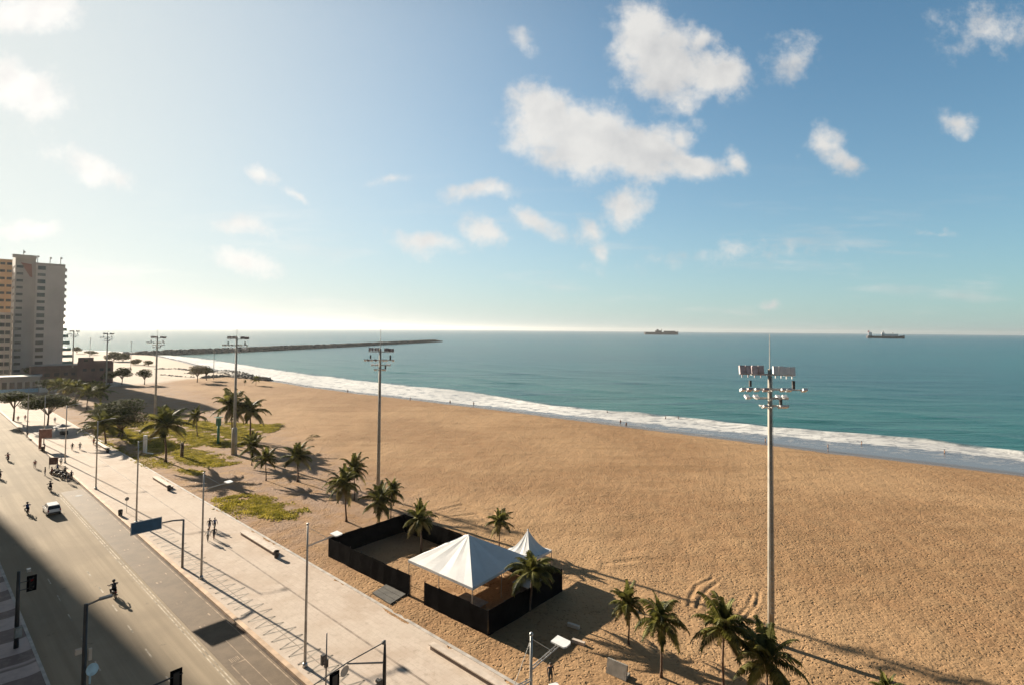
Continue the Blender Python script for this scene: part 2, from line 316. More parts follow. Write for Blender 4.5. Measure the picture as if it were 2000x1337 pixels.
M = {}
def initm():
    M['sand'] = m_sand(); M['asphalt'] = m_asphalt(); M['cycle'] = m_cycle(); M['pave'] = m_paving(); M['side'] = m_sidewalk(); M['water'] = m_water()
    M['kerb'] = mat('kerb_stone', (0.50, 0.35, 0.23), .8, .25, .8, .3); M['kerbw'] = mat('kerb_pale', (0.42, 0.38, 0.34), .8, .25, 1.0)
    M['kerbshade'] = mat('kerb_shade', (0.075, 0.045, 0.028), .95, .4, .8)
    M['line'] = mat('road_paint', (0.42, 0.36, 0.28), .8, .45, 1.2, spec=.1); M['linep'] = mat('pink_paint', (0.34, 0.26, 0.19), .8, .45, 1.0, spec=.1)
    M['lineo'] = mat('orange_paint', (0.45, 0.25, 0.09), .7, .3, 1.5)
    M['joint'] = mat('dark_paving_joint', (0.29, 0.225, 0.175), .8, .25, 1.0); M['zigstrip'] = mat('dark_zigzag_strip', (0.27, 0.23, 0.185), .8, .45, 1.2)
    M['galv'] = mat('galvanised_steel', (0.42, 0.41, 0.39), .45, .2, 2.0, metal=.5); M['mast'] = mat('mast_concrete', (0.34, 0.31, 0.26), .7, .25, .6)
    M['pole'] = mat('pole_paint', (0.20, 0.19, 0.18), .5, .2, 1.0, metal=.2); M['dark'] = mat('dark_metal', (0.035, 0.032, 0.03), .5, .3, 2.0)
    M['lampw'] = mat('white_lamp_housing', (0.75, 0.75, 0.74), .4, .06, 3.0); M['lampr'] = mat('grey_pink_lamp_housing', (0.24, 0.19, 0.19), .5, .3, 2.0)
    M['lampp'] = mat('pink_grey_lamp_housing', (0.46, 0.39, 0.40), .5, .3, 2.0)
    M['glass'] = mat('dark_glass', (0.03, 0.035, 0.04), .12, .3, .5, spec=.8); M['black'] = mat('black_sheet', (0.006, 0.0055, 0.006), .95, .35, 1.2, spec=.04)
    M['tent'] = mat('white_tent_fabric', (0.66, 0.66, 0.66), .75, .05, .8, bump=.25, bscale=.9)
    M['tentpole'] = mat('tent_pole', (0.45, 0.40, 0.34), .5, .15, 2.0, metal=.3)
    M['trunk'] = mat('palm_trunk', (0.12, 0.075, 0.048), .9, .35, 6.0, bump=.6, bscale=12); M['bark'] = mat('tree_bark', (0.13, 0.095, 0.07), .9, .35, 4.0, bump=.5)
    M['frond'] = mat('palm_frond', (0.042, 0.052, 0.012), .6, .35, 1.2, transl=.30, col2=(0.17, 0.16, 0.040), spec=.25); M['frondy'] = mat('dry_palm_frond', (0.13, 0.115, 0.035), .8, .35, 1.0, transl=.3, col2=(0.22, 0.17, 0.06))
    M['leaf'] = mat('broad_leaf', (0.020, 0.032, 0.008), .85, .4, 1.2, transl=.20, col2=(0.10, 0.105, 0.022), spec=.10); M['grass'] = mat('grass_blade', (0.20, 0.185, 0.025), .8, .3, .5, transl=.45, col2=(0.33, 0.27, 0.05), spec=.1)
    M['grassg'] = mat('grass_ground', (0.22, 0.19, 0.035), .95, .25, .35, bump=.3, bscale=2, col2=(0.34, 0.265, 0.085), spec=.1)
    M['rock'] = mat('breakwater_rock', (0.17, 0.15, 0.13), .85, .4, .3, bump=.6, bscale=.8)
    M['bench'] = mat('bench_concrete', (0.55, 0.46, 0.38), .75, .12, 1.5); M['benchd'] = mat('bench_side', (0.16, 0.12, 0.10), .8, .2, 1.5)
    M['blue'] = mat('blue_sign', (0.006, 0.070, 0.150), .5, .15, 2.0); M['green'] = mat('green_paint', (0.03, 0.20, 0.135), .5, .15, 2.0); M['white'] = mat('white_paint', (0.78, 0.77, 0.75), .5, .05, 2.0)
    M['redpanel'] = mat('faded_red_panel', (0.27, 0.135, 0.105), .6, .25, 1.5)
    M['skin'] = mat('skin', (0.25, 0.13, 0.08), .6, .08, 4.0); M['hair'] = mat('hair', (0.015, 0.01, 0.008), .6, .2, 20.0)
    for k, c in dict(shirtk=(.02, .02, .025), shirtw=(.6, .58, .55), shirtr=(.25, .04, .035), shirtb=(.03, .06, .16), shirtt=(.02, .28, .25), shortsk=(.018, .018, .022), shortsb=(.03, .04, .09), shortsg=(.12, .11, .09), helmet=(.02, .02, .02)).items():
        M[k] = mat('cloth_' + k, c, .8, .15, 6.0)
    M['tyre'] = mat('tyre_rubber', (0.02, 0.02, 0.02), .85, .2, 8); M['rim'] = mat('wheel_rim', (0.35, 0.35, 0.35), .35, .1, 4, metal=.8)
    M['carw'] = mat('white_car_paint', (0.72, 0.72, 0.72), .25, .02, 1); M['redlens'] = mat('red_lens', (0.35, 0.02, 0.015), .3, .1, 4); M['lens'] = mat('clear_lens', (0.6, 0.6, 0.58), .15, .1, 4)
    M['bike'] = mat('motorbike_paint', (0.03, 0.02, 0.022), .3, .2, 4)
    M['towerw'] = mat('tower_render', (0.33, 0.30, 0.275), .8, .12, .12); M['towerl'] = mat('tower_gable_render', (0.42, 0.385, 0.355), .8, .10, .10); M['towerr'] = mat('tower_red_band', (0.20, 0.085, 0.07), .8, .1, .2)
    M['orange'] = mat('orange_render', (0.40, 0.255, 0.145), .8, .15, .15); M['podium'] = mat('podium_brick', (0.14, 0.085, 0.07), .85, .3, .25); M['maroon'] = mat('maroon_render', (0.17, 0.09, 0.08), .85, .2, .2)
    M['glassg'] = mat('green_balcony_glass', (0.10, 0.19, 0.17), .3, .25, .4); M['beige'] = mat('beige_render', (0.42, 0.36, 0.30), .8, .12, .2); M['roofg'] = mat('grey_roof', (0.28, 0.27, 0.26), .8, .2, .5)
    M['hull'] = mat('dark_hull', (0.05, 0.045, 0.05), .5, .2, .1); M['deckw'] = mat('ship_white', (0.90, 0.84, 0.83), .6, .08, .1); M['hullr'] = mat('hull_red', (0.20, 0.05, 0.05), .6, .2, .1)
    M['mat'] = mat('grey_mat', (0.085, 0.08, 0.072), .85, .25, 1.0, bump=.4); M['wood'] = mat('plywood_floor', (0.36, 0.21, 0.10), .75, .15, 1.5)
    M['conc'] = mat('concrete_block', (0.26, 0.24, 0.21), .85, .2, 1.5, bump=.3); M['bluegrey'] = mat('pale_blue_disc', (0.42, 0.56, 0.62), .5, .15, 3)
initm()

# ------------------------------------------------------------------ object helpers
def tag(o, label=None, cat=None, group=None, kind=None):
    if label: o['label'] = label
    if cat: o['category'] = cat
    if group: o['group'] = group
    if kind: o['kind'] = kind
    return o
def thing(name, label, cat, loc=(0, 0, 0), rz=0.0, group=None):
    o = bpy.data.objects.new(name, None); COL.objects.link(o); o.location = loc; o.rotation_euler = (0, 0, rz); o.empty_display_size = .3
    return tag(o, label, cat, group)
class MB:
    def __init__(s): s.v = []; s.f = []; s.mi = []
    def add(s, vs, fs, mi=0):
        k = len(s.v); s.v += [tuple(p) for p in vs]; s.f += [tuple(i + k for i in f) for f in fs]; s.mi += [mi] * len(fs); return s
    def box(s, c, sz, rz=0.0, mi=0, rot=None):
        hx, hy, hz = sz[0] / 2, sz[1] / 2, sz[2] / 2
        m = rot if rot is not None else Matrix.Rotation(rz, 3, 'Z')
        vs = [Vector(c) + m @ Vector((a * hx, b * hy, d * hz)) for a in (-1, 1) for b in (-1, 1) for d in (-1, 1)]
        return s.add(vs, [(0, 1, 3, 2), (4, 6, 7, 5), (0, 4, 5, 1), (2, 3, 7, 6), (0, 2, 6, 4), (1, 5, 7, 3)], mi)
    def tube(s, pts, rad, seg=8, mi=0, cap=True):
        pts = [Vector(p) for p in pts]
        if isinstance(rad, (int, float)): rad = [rad] * len(pts)
        vs = []; fs = []
        ref = None
        for i, p in enumerate(pts):
            d = (pts[min(i + 1, len(pts) - 1)] - pts[max(i - 1, 0)]).normalized()
            if ref is None:
                ref = Vector((0, 0, 1)) if abs(d.z) < .9 else Vector((1, 0, 0))
            a = (ref - d * ref.dot(d)).normalized(); b = d.cross(a); ref = a
            for k in range(seg):
                t = 2 * math.pi * k / seg; vs.append(p + (a * math.cos(t) + b * math.sin(t)) * rad[i])
        for i in range(len(pts) - 1):
            for k in range(seg):
                fs.append((i * seg + k, i * seg + (k + 1) % seg, (i + 1) * seg + (k + 1) % seg, (i + 1) * seg + k))
        if cap: fs.append(tuple(range(seg - 1, -1, -1))); fs.append(tuple((len(pts) - 1) * seg + k for k in range(seg)))
        return s.add(vs, fs, mi)
    def prism(s, poly, z0, z1, mi=0, tf=None):
        n = len(poly); vs = [Vector((x, y, z0)) for x, y in poly] + [Vector((x, y, z1)) for x, y in poly]
        if tf is not None: vs = [tf @ v for v in vs]
        fs = [tuple(range(n - 1, -1, -1)), tuple(range(n, 2 * n))] + [(i, (i + 1) % n, n + (i + 1) % n, n + i) for i in range(n)]
        return s.add(vs, fs, mi)
    def disc(s, c, r, axis, th=.05, seg=14, mi=0):
        a = Vector(axis).normalized() * th / 2; c = Vector(c); return s.tube([c - a, c + a], r, seg, mi)
    def ball(s, c, r, seg=8, ring=6, mi=0, sc=(1, 1, 1)):
        vs = []; fs = []
        for i in range(ring + 1):
            ph = math.pi * i / ring
            for k in range(seg):
                t = 2 * math.pi * k / seg
                vs.append(Vector(c) + Vector((math.sin(ph) * math.cos(t) * r * sc[0], math.sin(ph) * math.sin(t) * r * sc[1], math.cos(ph) * r * sc[2])))
        for i in range(ring):
            for k in range(seg): fs.append((i * seg + k, (i + 1) * seg + k, (i + 1) * seg + (k + 1) % seg, i * seg + (k + 1) % seg))
        return s.add(vs, fs, mi)
    def mesh(s, name, mats):
        me = bpy.data.meshes.new(name); me.from_pydata(s.v, [], s.f)
        if not isinstance(mats, (list, tuple)): mats = [mats]
        for m in mats: me.materials.append(m)
        if len(mats) > 1: me.polygons.foreach_set('material_index', s.mi)
        me.update(); return me
    def build(s, name, mats, parent=None, smooth=False, loc=None, rz=0.0):
        me = s.mesh(name, mats)
        if smooth: me.polygons.foreach_set('use_smooth', [True] * len(me.polygons))
        o = bpy.data.objects.new(name, me); COL.objects.link(o)
        if parent is not None: o.parent = parent
        if loc is not None: o.location = loc
        o.rotation_euler.z = rz
        return o
def copy_tree(o, parent=None, kids=None):
    c = o.copy(); COL.objects.link(c)
    if parent is not None: c.parent = parent
    for ch in (CH.get(o.name) or list(o.children)): copy_tree(ch, c)
    return c
CH = {}
def gridmesh(name, X, Y, Z, m, attrs=None, smooth=True):
    r, c = X.shape; me = bpy.data.meshes.new(name)
    co = np.stack([X, Y, Z], -1).reshape(-1, 3).astype(np.float32)
    idx = np.arange(r * c).reshape(r, c)
    q = np.stack([idx[:-1, :-1], idx[:-1, 1:], idx[1:, 1:], idx[1:, :-1]], -1).reshape(-1, 4).astype(np.int32)
    me.vertices.add(len(co)); me.vertices.foreach_set('co', co.ravel())
    me.loops.add(q.size); me.loops.foreach_set('vertex_index', q.ravel())
    me.polygons.add(len(q)); me.polygons.foreach_set('loop_start', np.arange(0, q.size, 4, dtype=np.int32))
    me.polygons.foreach_set('loop_total', np.full(len(q), 4, np.int32))
    me.update(calc_edges=True); me.validate()
    if smooth: me.polygons.foreach_set('use_smooth', np.ones(len(q), bool))
    for k, a in (attrs or {}).items():
        at = me.attributes.new(k, 'FLOAT', 'POINT'); at.data.foreach_set('value', a.reshape(-1).astype(np.float32))
    me.materials.append(m); o = bpy.data.objects.new(name, me); COL.objects.link(o); return o
_rs = np.random.RandomState(3)
def wavy(X, Y, wl, n=9, seed=0):
    rs = np.random.RandomState(seed); out = np.zeros_like(X)
    for _ in range(n):
        a = rs.rand() * 2 * np.pi; k = 2 * np.pi / (wl * (0.6 + rs.rand())); out += np.sin((X * np.cos(a) + Y * np.sin(a)) * k + rs.rand() * 6.28)
    return out / n

# ------------------------------------------------------------------ beach and sea sheets
SHORE = [(130, 684), (230, 688), (300, 694), (340, 702), (380, 712), (420, 722), (470, 734), (520, 741), (600, 754), (700, 767), (800, 778), (880, 788), (950, 796), (1080, 813), (1200, 828), (1300, 841), (1400, 853), (1500, 866), (1620, 882), (1800, 902), (2000, 926), (2400, 972), (3000, 1040)]
OUTER = [(130, 682), (230, 686), (300, 690), (340, 694), (380, 698), (420, 703), (470, 711), (520, 719), (600, 730), (700, 742), (800, 753), (880, 760), (950, 770), (1000, 778), (1080, 791), (1150, 799), (1200, 804), (1300, 812), (1400, 822), (1500, 833), (1620, 843), (1800, 859), (2000, 885), (2400, 930), (3000, 996)]
INNER = [(130, 683.5), (230, 687.5), (300, 693), (340, 701), (380, 711), (420, 721), (470, 733), (520, 740), (600, 753), (700, 766), (800, 776.5), (880, 786), (950, 793), (1080, 808), (1200, 821), (1300, 831), (1400, 842), (1500, 849), (1620, 862), (1800, 878), (2000, 901), (2400, 948), (3000, 1015)]
WZ = -0.4
def polar(pl):
    a = []; r = []
    for p in pl:
        g = G(p[0], p[1], WZ); a.append(math.atan2(g.x, g.y)); r.append(math.hypot(g.x, g.y))
    return np.array(a), np.array(r)
def rad_at(pl, az, left, right):
    a, r = polar(pl)
    a = np.concatenate([[-math.pi, a[0] - .12], a, [2.2, math.pi]]); r = np.concatenate([[left, left], r, [right, right]])
    return np.interp(az, a, r)
def ground():
    az = np.concatenate([np.linspace(-math.pi, -R(52), 50)[:-1], np.linspace(-R(52), R(47), 760), np.linspace(R(47), math.pi, 60)[1:]])
    Rs = rad_at(SHORE, az, 2600, 60); 
    dRs = np.gradient(Rs, az); cs = Rs / np.sqrt(Rs ** 2 + dRs ** 2)
    t1 = np.geomspace(1, 34, 14)[:-1]; nmid = 460
    rows = []
    for x in t1: rows.append(np.full_like(az, x))
    e = Rs + 40
    for j in range(nmid): rows.append(34 * (e / 34) ** (j / (nmid - 1)))
    for j in range(1, 9): rows.append(e * (26500 / e) ** (j / 8))
    Rr = np.array(rows); A = np.broadcast_to(az, Rr.shape)
    X = Rr * np.sin(A); Y = Rr * np.cos(A)
    d = (Rr - Rs) * cs
    s = X * UV.x + Y * UV.y; n = X * NV.x + Y * NV.y
    Z = 0.09 + 0.10 * wavy(X, Y, 7, 12, 1) + 0.055 * wavy(X, Y, 2.6, 12, 2) + 0.2 * wavy(X, Y, 40, 8, 4) * np.clip((n - 45) / 30, 0, 1)
    sub = np.clip((n - 34.0) / 1.0, 0, 1); Z = -0.25 * (1 - sub) + Z * sub
    # mounded strip beside the promenade
    Z += sub * 0.12 * np.exp(-((n - 37.5) / 2.2) ** 2)
    sl = np.clip((d + 11) / 11, 0, 40); Z = Z * np.clip(1 - sl, 0, 1) - 0.44 * np.minimum(sl, 8) - 0.0
    soil = np.clip((n - 34) / 2, 0, 1) * np.clip((62 + (s - 40) * .14 - n) / 12, 0, 1) * np.clip((s - 58) / 30, 0, 1)
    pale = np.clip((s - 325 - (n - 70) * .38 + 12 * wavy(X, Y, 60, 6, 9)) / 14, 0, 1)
    def groove(line, w, depth):
        global _
        P_ = [G(x, y, .1) for x, y in line]; best = np.full(X.shape, 1e9)
        for a_, b_ in zip(P_[:-1], P_[1:]):
            ex, ey = b_.x - a_.x, b_.y - a_.y; tt = np.clip(((X - a_.x) * ex + (Y - a_.y) * ey) / (ex * ex + ey * ey), 0, 1)
            best = np.minimum(best, np.hypot(X - a_.x - tt * ex, Y - a_.y - tt * ey))
        return -depth * np.exp(-(best / w) ** 2) + depth * .6 * np.exp(-((best - w * 1.9) / w) ** 2)
    for line in ([(1346, 1182), (1350, 1160), (1362, 1142), (1392, 1128)], [(1362, 1186), (1368, 1168), (1382, 1150), (1400, 1138)], [(1482, 1156), (1478, 1178), (1462, 1200), (1440, 1222)], [(1470, 1160), (1462, 1184), (1448, 1198)]): Z += groove(line, .22, .075)
    Z += groove([(1180, 1100), (1260, 1090), (1330, 1095)], .5, .06) + groove([(840, 1000), (900, 985), (960, 1000), (990, 1025)], .4, .10) + groove([(870, 1010), (930, 1002), (980, 1035)], .4, .08)
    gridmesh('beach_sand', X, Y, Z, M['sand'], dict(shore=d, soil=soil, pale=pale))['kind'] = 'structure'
    bpy.data.objects['beach_sand']['label'] = 'wide sandy beach and the ground it runs into'
    return
def sea():
    az = np.concatenate([np.linspace(-R(44.5), R(46), 760), np.linspace(R(46), R(120), 50)[1:]])
    Rs = rad_at(SHORE, az, 2600, 60); Ro = rad_at(OUTER, az, 2620, 90); Ri = rad_at(INNER, az, 2605, 70)
    dRs = np.gradient(Rs, az); cs = Rs / np.sqrt(Rs ** 2 + dRs ** 2)
    k = np.ones(31) / 31.0; cs = np.convolve(np.pad(cs, 15, mode='edge'), k, 'valid')
    rows = []; nr = 430; g = np.arange(nr) / (nr - 1)
    base = Rs - 9 / cs
    for t in g:
        rows.append(base + 0.0 + (np.exp(t * 9.0) - 1) / (math.exp(9.0) - 1) * 60000 * 0 + (t * 260 + (np.exp(t * 11) - 1) / (math.exp(11.0) - 1) * 26000))
    Rr = np.array(rows); A = np.broadcast_to(az, Rr.shape); X = Rr * np.sin(A); Y = Rr * np.cos(A)
    dS = (Rr - Rs) * cs; dI = (Rr - Ri) * cs; dO = (Rr - Ro) * cs
    nzz = wavy(X, Y, 16, 10, 5); nz2 = wavy(X, Y, 60, 8, 6)
    Z = np.full_like(X, WZ)
    px = 1000 + F * np.tan(np.clip(A, -1.3, 1.3))
    br = np.clip((px - 800) / 400, 0, 1)
    # curling breaker, then swells rolling in behind it
    Z += br * (0.55 + 0.5 * nzz) * np.exp(-((dO + 2.0 + 3 * nz2) / 2.2) ** 2)
    for (off, amp, w) in ((26, .42, 5), (62, .50, 7), (115, .45, 8), (175, .35, 9)):
        Z += amp * np.clip(0.55 + 1.2 * nz2, 0, 1.3) * np.exp(-((dO - off + 10 * nz2 + 4 * nzz) / w) ** 2)
    Z += 0.10 * wavy(X, Y, 12, 10, 8) * np.clip(dO / 15, 0, 1) * np.clip(1 - Rr / 900, 0, 1)
    amt = np.clip(0.88 + 0.35 * nz2, 0.3, 1)
    o = gridmesh('sea', X, Y, Z, M['water'], dict(shore=dS, foam_in=dI, foam_out=dO, foam_amt=amt)); o['kind'] = 'structure'; o['label'] = 'turquoise sea with a line of breaking surf'
ground(); sea()

# ------------------------------------------------------------------ avenue, kerbs, promenade
N_LK, N_DL, N_CY, N_K, N_P = 9.1, 19.45, 19.75, 23.45, 35.3
def strip(name, n0, n1, s0, s1, z0, z1, m, kind='structure', bev=0.0):
    b = MB(); L_ = s1 - s0; k = max(1, int(L_ / 20))
    pts = [s0 + L_ * i / k for i in range(k + 1)]
    vs = []; fs = []
    for s in pts: vs += [S(s, n0, z0), S(s, n0, z1), S(s, n1, z1), S(s, n1, z0)]
    for i in range(k):
        a = i * 4; c = a + 4; fs += [(a, c, c + 1, a + 1), (a + 1, c + 1, c + 2, a + 2), (a + 2, c + 2, c + 3, a + 3)]
    fs += [(0, 1, 2, 3), (k * 4 + 3, k * 4 + 2, k * 4 + 1, k * 4)]
    b.add(vs, fs); o = b.build(name, m)
    if kind: o['kind'] = kind
    return o
strip('avenue_road', N_LK, N_K, -80, 460, -0.3, 0.0, M['asphalt'])
strip('cycle_lane', N_CY + .15, N_K - .25, -80, 127, 0.0, 0.006, M['cycle'])
strip('sidewalk', -2.0, N_LK - .25, -80, 460, -0.3, 0.13, M['side'])
strip('sidewalk_kerb', N_LK - .25, N_LK, -80, 460, -0.3, 0.145, M['kerbw'])
strip('promenade_kerb', N_K, N_K + .45, -80, 460, -0.3, 0.21, M['kerb'])
strip('promenade', N_K + .45, N_P, -80, 460, -0.3, 0.15, M['pave'])
strip('kerb_shade_strip', N_K - .22, N_K - .002, -80, 460, 0.0, 0.02, M['kerbshade'])  # shadow line at the kerb foot, painted as a dark strip
strip('promenade_edge', N_P, N_P + .35, -80, 460, -0.3, 0.19, M['kerbw'])
def lines():
    b = MB()
    def ln(n, w, s0, s1, z=0.004): b.add([S(s0, n - w / 2, z), S(s1, n - w / 2, z), S(s1, n + w / 2, z), S(s0, n + w / 2, z)], [(3, 2, 1, 0)])
    for s in range(10, 240, 6):
        (ln(16.0, .13, s, s + 2.0) if s < 84 else None)
        (ln(12.4, .11, s + 1, s + 3.0) if s < 84 else None)
    ln(N_DL - .12, .11, -60, 127); ln(N_DL + .16, .11, -60, 127)
    o = b.build('lane_marking', M['line']); o['kind'] = 'structure'
    b = MB()
    def ln2(n, w, s0, s1, z=0.010): b.add([S(s0, n - w / 2, z), S(s1, n - w / 2, z), S(s1, n + w / 2, z), S(s0, n + w / 2, z)], [(3, 2, 1, 0)])
    ln2(N_K - .42, .10, -60, 127); ln2(21.6, .07, 30, 56); 
    ln2(20.4, .10, 43, 51.5)
    for s in (43, 51.5): b.add([S(s - .07, 20.4, .011), S(s + .07, 20.4, .011), S(s + .07, 21.6, .011), S(s - .07, 21.6, .011)], [(3, 2, 1, 0)])
    for s in range(60, 125, 7):
        ln2(20.8, .16, s, s + .5); ln2(21.2, .12, s + .1, s + .45); ln2(22.3, .14, s + 2, s + 2.6)
    for k in range(6): ln2(20.6 + .14 * k, .07, 51.8 + .1 * (k % 2), 52.6)
    o = b.build('cycle_lane_marking', M['linep']); o['kind'] = 'structure'
    b = MB()
    def ln3(n, w, s0, s1, z): b.add([S(s0, n - w / 2, z), S(s1, n - w / 2, z), S(s1, n + w / 2, z), S(s0, n + w / 2, z)], [(3, 2, 1, 0)])
    ln3(30.4, .22, -60, 250, .154); ln3(25.7, .10, -60, 250, .154)
    for s in np.arange(-20, 250, 2.4): b.add([S(s, N_K + .9, .1545), S(s + .05, N_K + .9, .1545), S(s + .05, 25.65, .1545), S(s, 25.65, .1545)], [(3, 2, 1, 0)])
    o = b.build('promenade_joint', M['joint']); o['kind'] = 'structure'
    # dark zigzag strips laid on the paving along the kerb side
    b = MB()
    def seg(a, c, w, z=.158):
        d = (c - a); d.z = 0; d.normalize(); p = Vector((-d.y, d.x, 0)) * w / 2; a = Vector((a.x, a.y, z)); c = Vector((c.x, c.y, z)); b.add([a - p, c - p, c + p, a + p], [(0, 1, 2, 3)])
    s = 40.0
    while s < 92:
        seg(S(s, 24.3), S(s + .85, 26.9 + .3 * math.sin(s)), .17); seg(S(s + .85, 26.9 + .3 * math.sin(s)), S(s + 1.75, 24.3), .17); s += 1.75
    o = b.build('promenade_zigzag', M['zigstrip']); o['kind'] = 'structure'
lines()

# ------------------------------------------------------------------ plants
def palm_proto(seed, H=5.4, fl=2.9, nf=17, lean=.25, dry=2, droop=1.0, wind=(0.35, -0.1)):
    r = random.Random(seed)
    root = bpy.data.objects.new('palm_tree', None); COL.objects.link(root); root.empty_display_size = .3
    t = MB(); pts = []; rad = []
    for i in range(9):
        k = i / 8; pts.append((lean * k * k * 1.2 + .05 * math.sin(k * 7 + seed), .06 * math.sin(k * 5 + seed), H * k - .3 * (i == 0))); rad.append((.24 if i == 0 else .125 - .045 * k) * (H / 4.8) ** .5)
    t.tube(pts, rad, 8); t.build('trunk', M['trunk'], root, True)
    top = Vector(pts[-1]); c = MB()
    c.ball(top + Vector((0, 0, .05)), .24, 7, 5, 1)
    for i in range(nf):
        a = 2 * math.pi * i / nf * 1.0 + r.uniform(-.25, .25); tier = (i * 7 % nf) / nf
        el = R(84 - 112 * tier + r.uniform(-9, 9)); Lf = fl * r.uniform(.8, 1.08) * (1.0 if tier > .15 else .8)
        mi = 1 if (tier > .86 and dry > 0) else 0
        h = Vector((math.cos(a), math.sin(a), 0)); d = h * math.cos(el) + Vector((0, 0, math.sin(el)))
        p = top.copy(); n = 12; P = [p.copy()]; Dd = [d.copy()]
        for j in range(n):
            d = (d + Vector((wind[0] * .035, wind[1] * .035, -0.125 * droop * (.20 + j / n * 1.45))) * 1.0).normalized(); p = p + d * Lf / n; P.append(p.copy()); Dd.append(d.copy())
        c.tube(P, [.035 * (1 - .8 * j / n) for j in range(n + 1)], 4, mi, cap=False)
        twist = r.uniform(-.5, .5)
        for j in range(2, (n + 1) * 2):
            jj = j / 2; i0 = min(int(jj), n); k = jj / n
            pp = P[i0] + (Dd[i0] * (Lf / n) * (jj - i0) if i0 < n else Vector((0, 0, 0))); dd = Dd[i0]
            side = dd.cross(Vector((0, 0, 1)));
            if side.length < .05: side = Vector((-h.y, h.x, 0))
            side.normalize(); upv = side.cross(dd)
            ll = Lf * .27 * math.sin(min(1, .18 + k * .95) * math.pi * .86 + .12) + .05
            for sg in (-1, 1):
                dirl = (side * sg * .85 + dd * .55 + upv * (.10 + twist * sg * .4) + Vector((0, 0, -.32 - .25 * r.random()))).normalized()
                w = dd * (.052 + .012 * r.random())
                tip = pp + dirl * ll * r.uniform(.85, 1.1) + Vector((0, 0, -.22 * ll)); mid = pp + dirl * ll * .55
                c.add([pp - w, pp + w, mid + w * 1.15, tip, mid - w * 1.15], [(0, 1, 2, 3, 4)], mi)
    c.build('crown', [M['frond'], M['frondy']], root)
    CH[root.name] = list(root.children)
    bpy.context.view_layer.update()
    CH[root.name] = [o for o in bpy.data.objects if o.parent == root]
    return root
PALMH = 5.4
PROTO = [palm_proto(1, 4.6, 3.3, 22, .3, 2, 1.0), palm_proto(2, 5.0, 3.3, 20, -.35, 1, 1.2, (-.5, 0)), palm_proto(3, 4.5, 3.1, 23, .1, 2, .9, (0, 0)), palm_proto(4, 3.0, 3.2, 20, .15, 0, .9, (-.3, .2))]
used = set()
def put_palm(px, py, ytop, pi, label, group='palms planted along the beach', zr=None, sc=1.0, z=0.08, cy=None):
    """base pixel, pixel height of the crown's top"""
    p = G(px, py, z); h = zat(p, ytop) - z
    base = [4.6, 5.0, 4.5, 3.0][pi]; full = base + 1.9
    o = PROTO[pi] if pi not in used else copy_tree(PROTO[pi])
    used.add(pi)
    k = h / full
    o.location = (p.x, p.y, z); o.scale = (k * sc, k * sc, k); o.rotation_euler = (0, 0, rnd.uniform(0, 6.28) if zr is None else zr)
    tag(o, label, 'palm tree', group); return o
PL = [
 (1229, 1258, 1148, 0, 'small green palm nearest the tent enclosure in the row of young palms on the sand', 1.0),
 (1292, 1322, 1166, 1, 'tall dark palm with drooping fronds, second in the row of young palms from the tents', 1.0),
 (1413, 1347, 1170, 2, 'tall palm just left of the nearest floodlight mast', .95),
 (1497, 1378, 1232, 3, 'bushy palm standing right in front of the foot of the nearest floodlight mast', 1.0),
 (1736, 1415, 1322, 0, 'palm at the bottom edge right of the nearest mast, only its topmost fronds showing', 1.0),
 (1035, 1192, 1080, 1, 'palm with yellowing fronds inside the black fence at the right end of the big tent', 1.35),
 (975, 1068, 996, 2, 'small palm behind the two white tents', 1.1),
 (823, 1080, 984, 0, 'palm inside the fenced enclosure left of the big white tent', 1.0),
 (676, 1018, 915, 1, 'tall palm with a bare trunk left of the fenced enclosure', 1.1),
 (692, 976, 889, 2, 'palm rising behind the bare trunked palm left of the enclosure', .9),
 (741, 1022, 948, 3, 'short palm beside the second floodlight mast at the enclosure corner', 1.1),
 (763, 1012, 938, 0, 'slender palm just right of the second floodlight mast', .9),
 (581, 940, 868, 2, 'yellow green palm casting a long shadow on the open sand', 1.0),
 (519, 938, 877, 0, 'small leaning palm between the long bench side and the open sand', .9),
 (492, 908, 848, 3, 'small palm at the foot of the big dark palm beside the third mast', .8),
 (489, 862, 776, 1, 'big dark full palm right of the third floodlight mast', 1.05),
 (453, 868, 762, 2, 'slim palm directly behind the third floodlight mast', .75),
 (385, 852, 796, 1, 'small palm on the grass left of the green column', .9),
 (323, 902, 797, 2, 'dark palm with hanging fronds on the grass beside the white slab', .95),
 (205, 866, 805, 3, 'low bushy palm at the promenade edge beside the broad dark tree', 1.2),
 (190, 838, 790, 0, 'feathery palm left of the broad dark tree by the promenade', 1.2),
 (170, 800, 752, 2, 'yellowish palm left of the tower shadow on the sand', 1.0),
 (148, 792, 742, 1, 'pale palm in the row before the maroon building', 1.0),
 (130, 788, 744, 0, 'short palm behind the umbrella shaped tree', 1.1),
 (196, 788, 748, 3, 'pale palm at the edge of the tower shadow', 1.0),
 (112, 780, 738, 2, 'palm before the tower podium', 1.1),
 (186, 776, 741, 1, 'palm before the right corner of the maroon building', 1.1),
 (500, 752, 733, 3, 'lone tiny palm on the far sand near the rocky spit', .9),
 (478, 752, 741, 0, 'tiny sapling palm beside the lone far palm', .8),
]
for (x, y, yt, pi, lab, sc) in PL: put_palm(x, y, yt, pi, lab, sc=sc * (1.1 if y < 960 else .86))

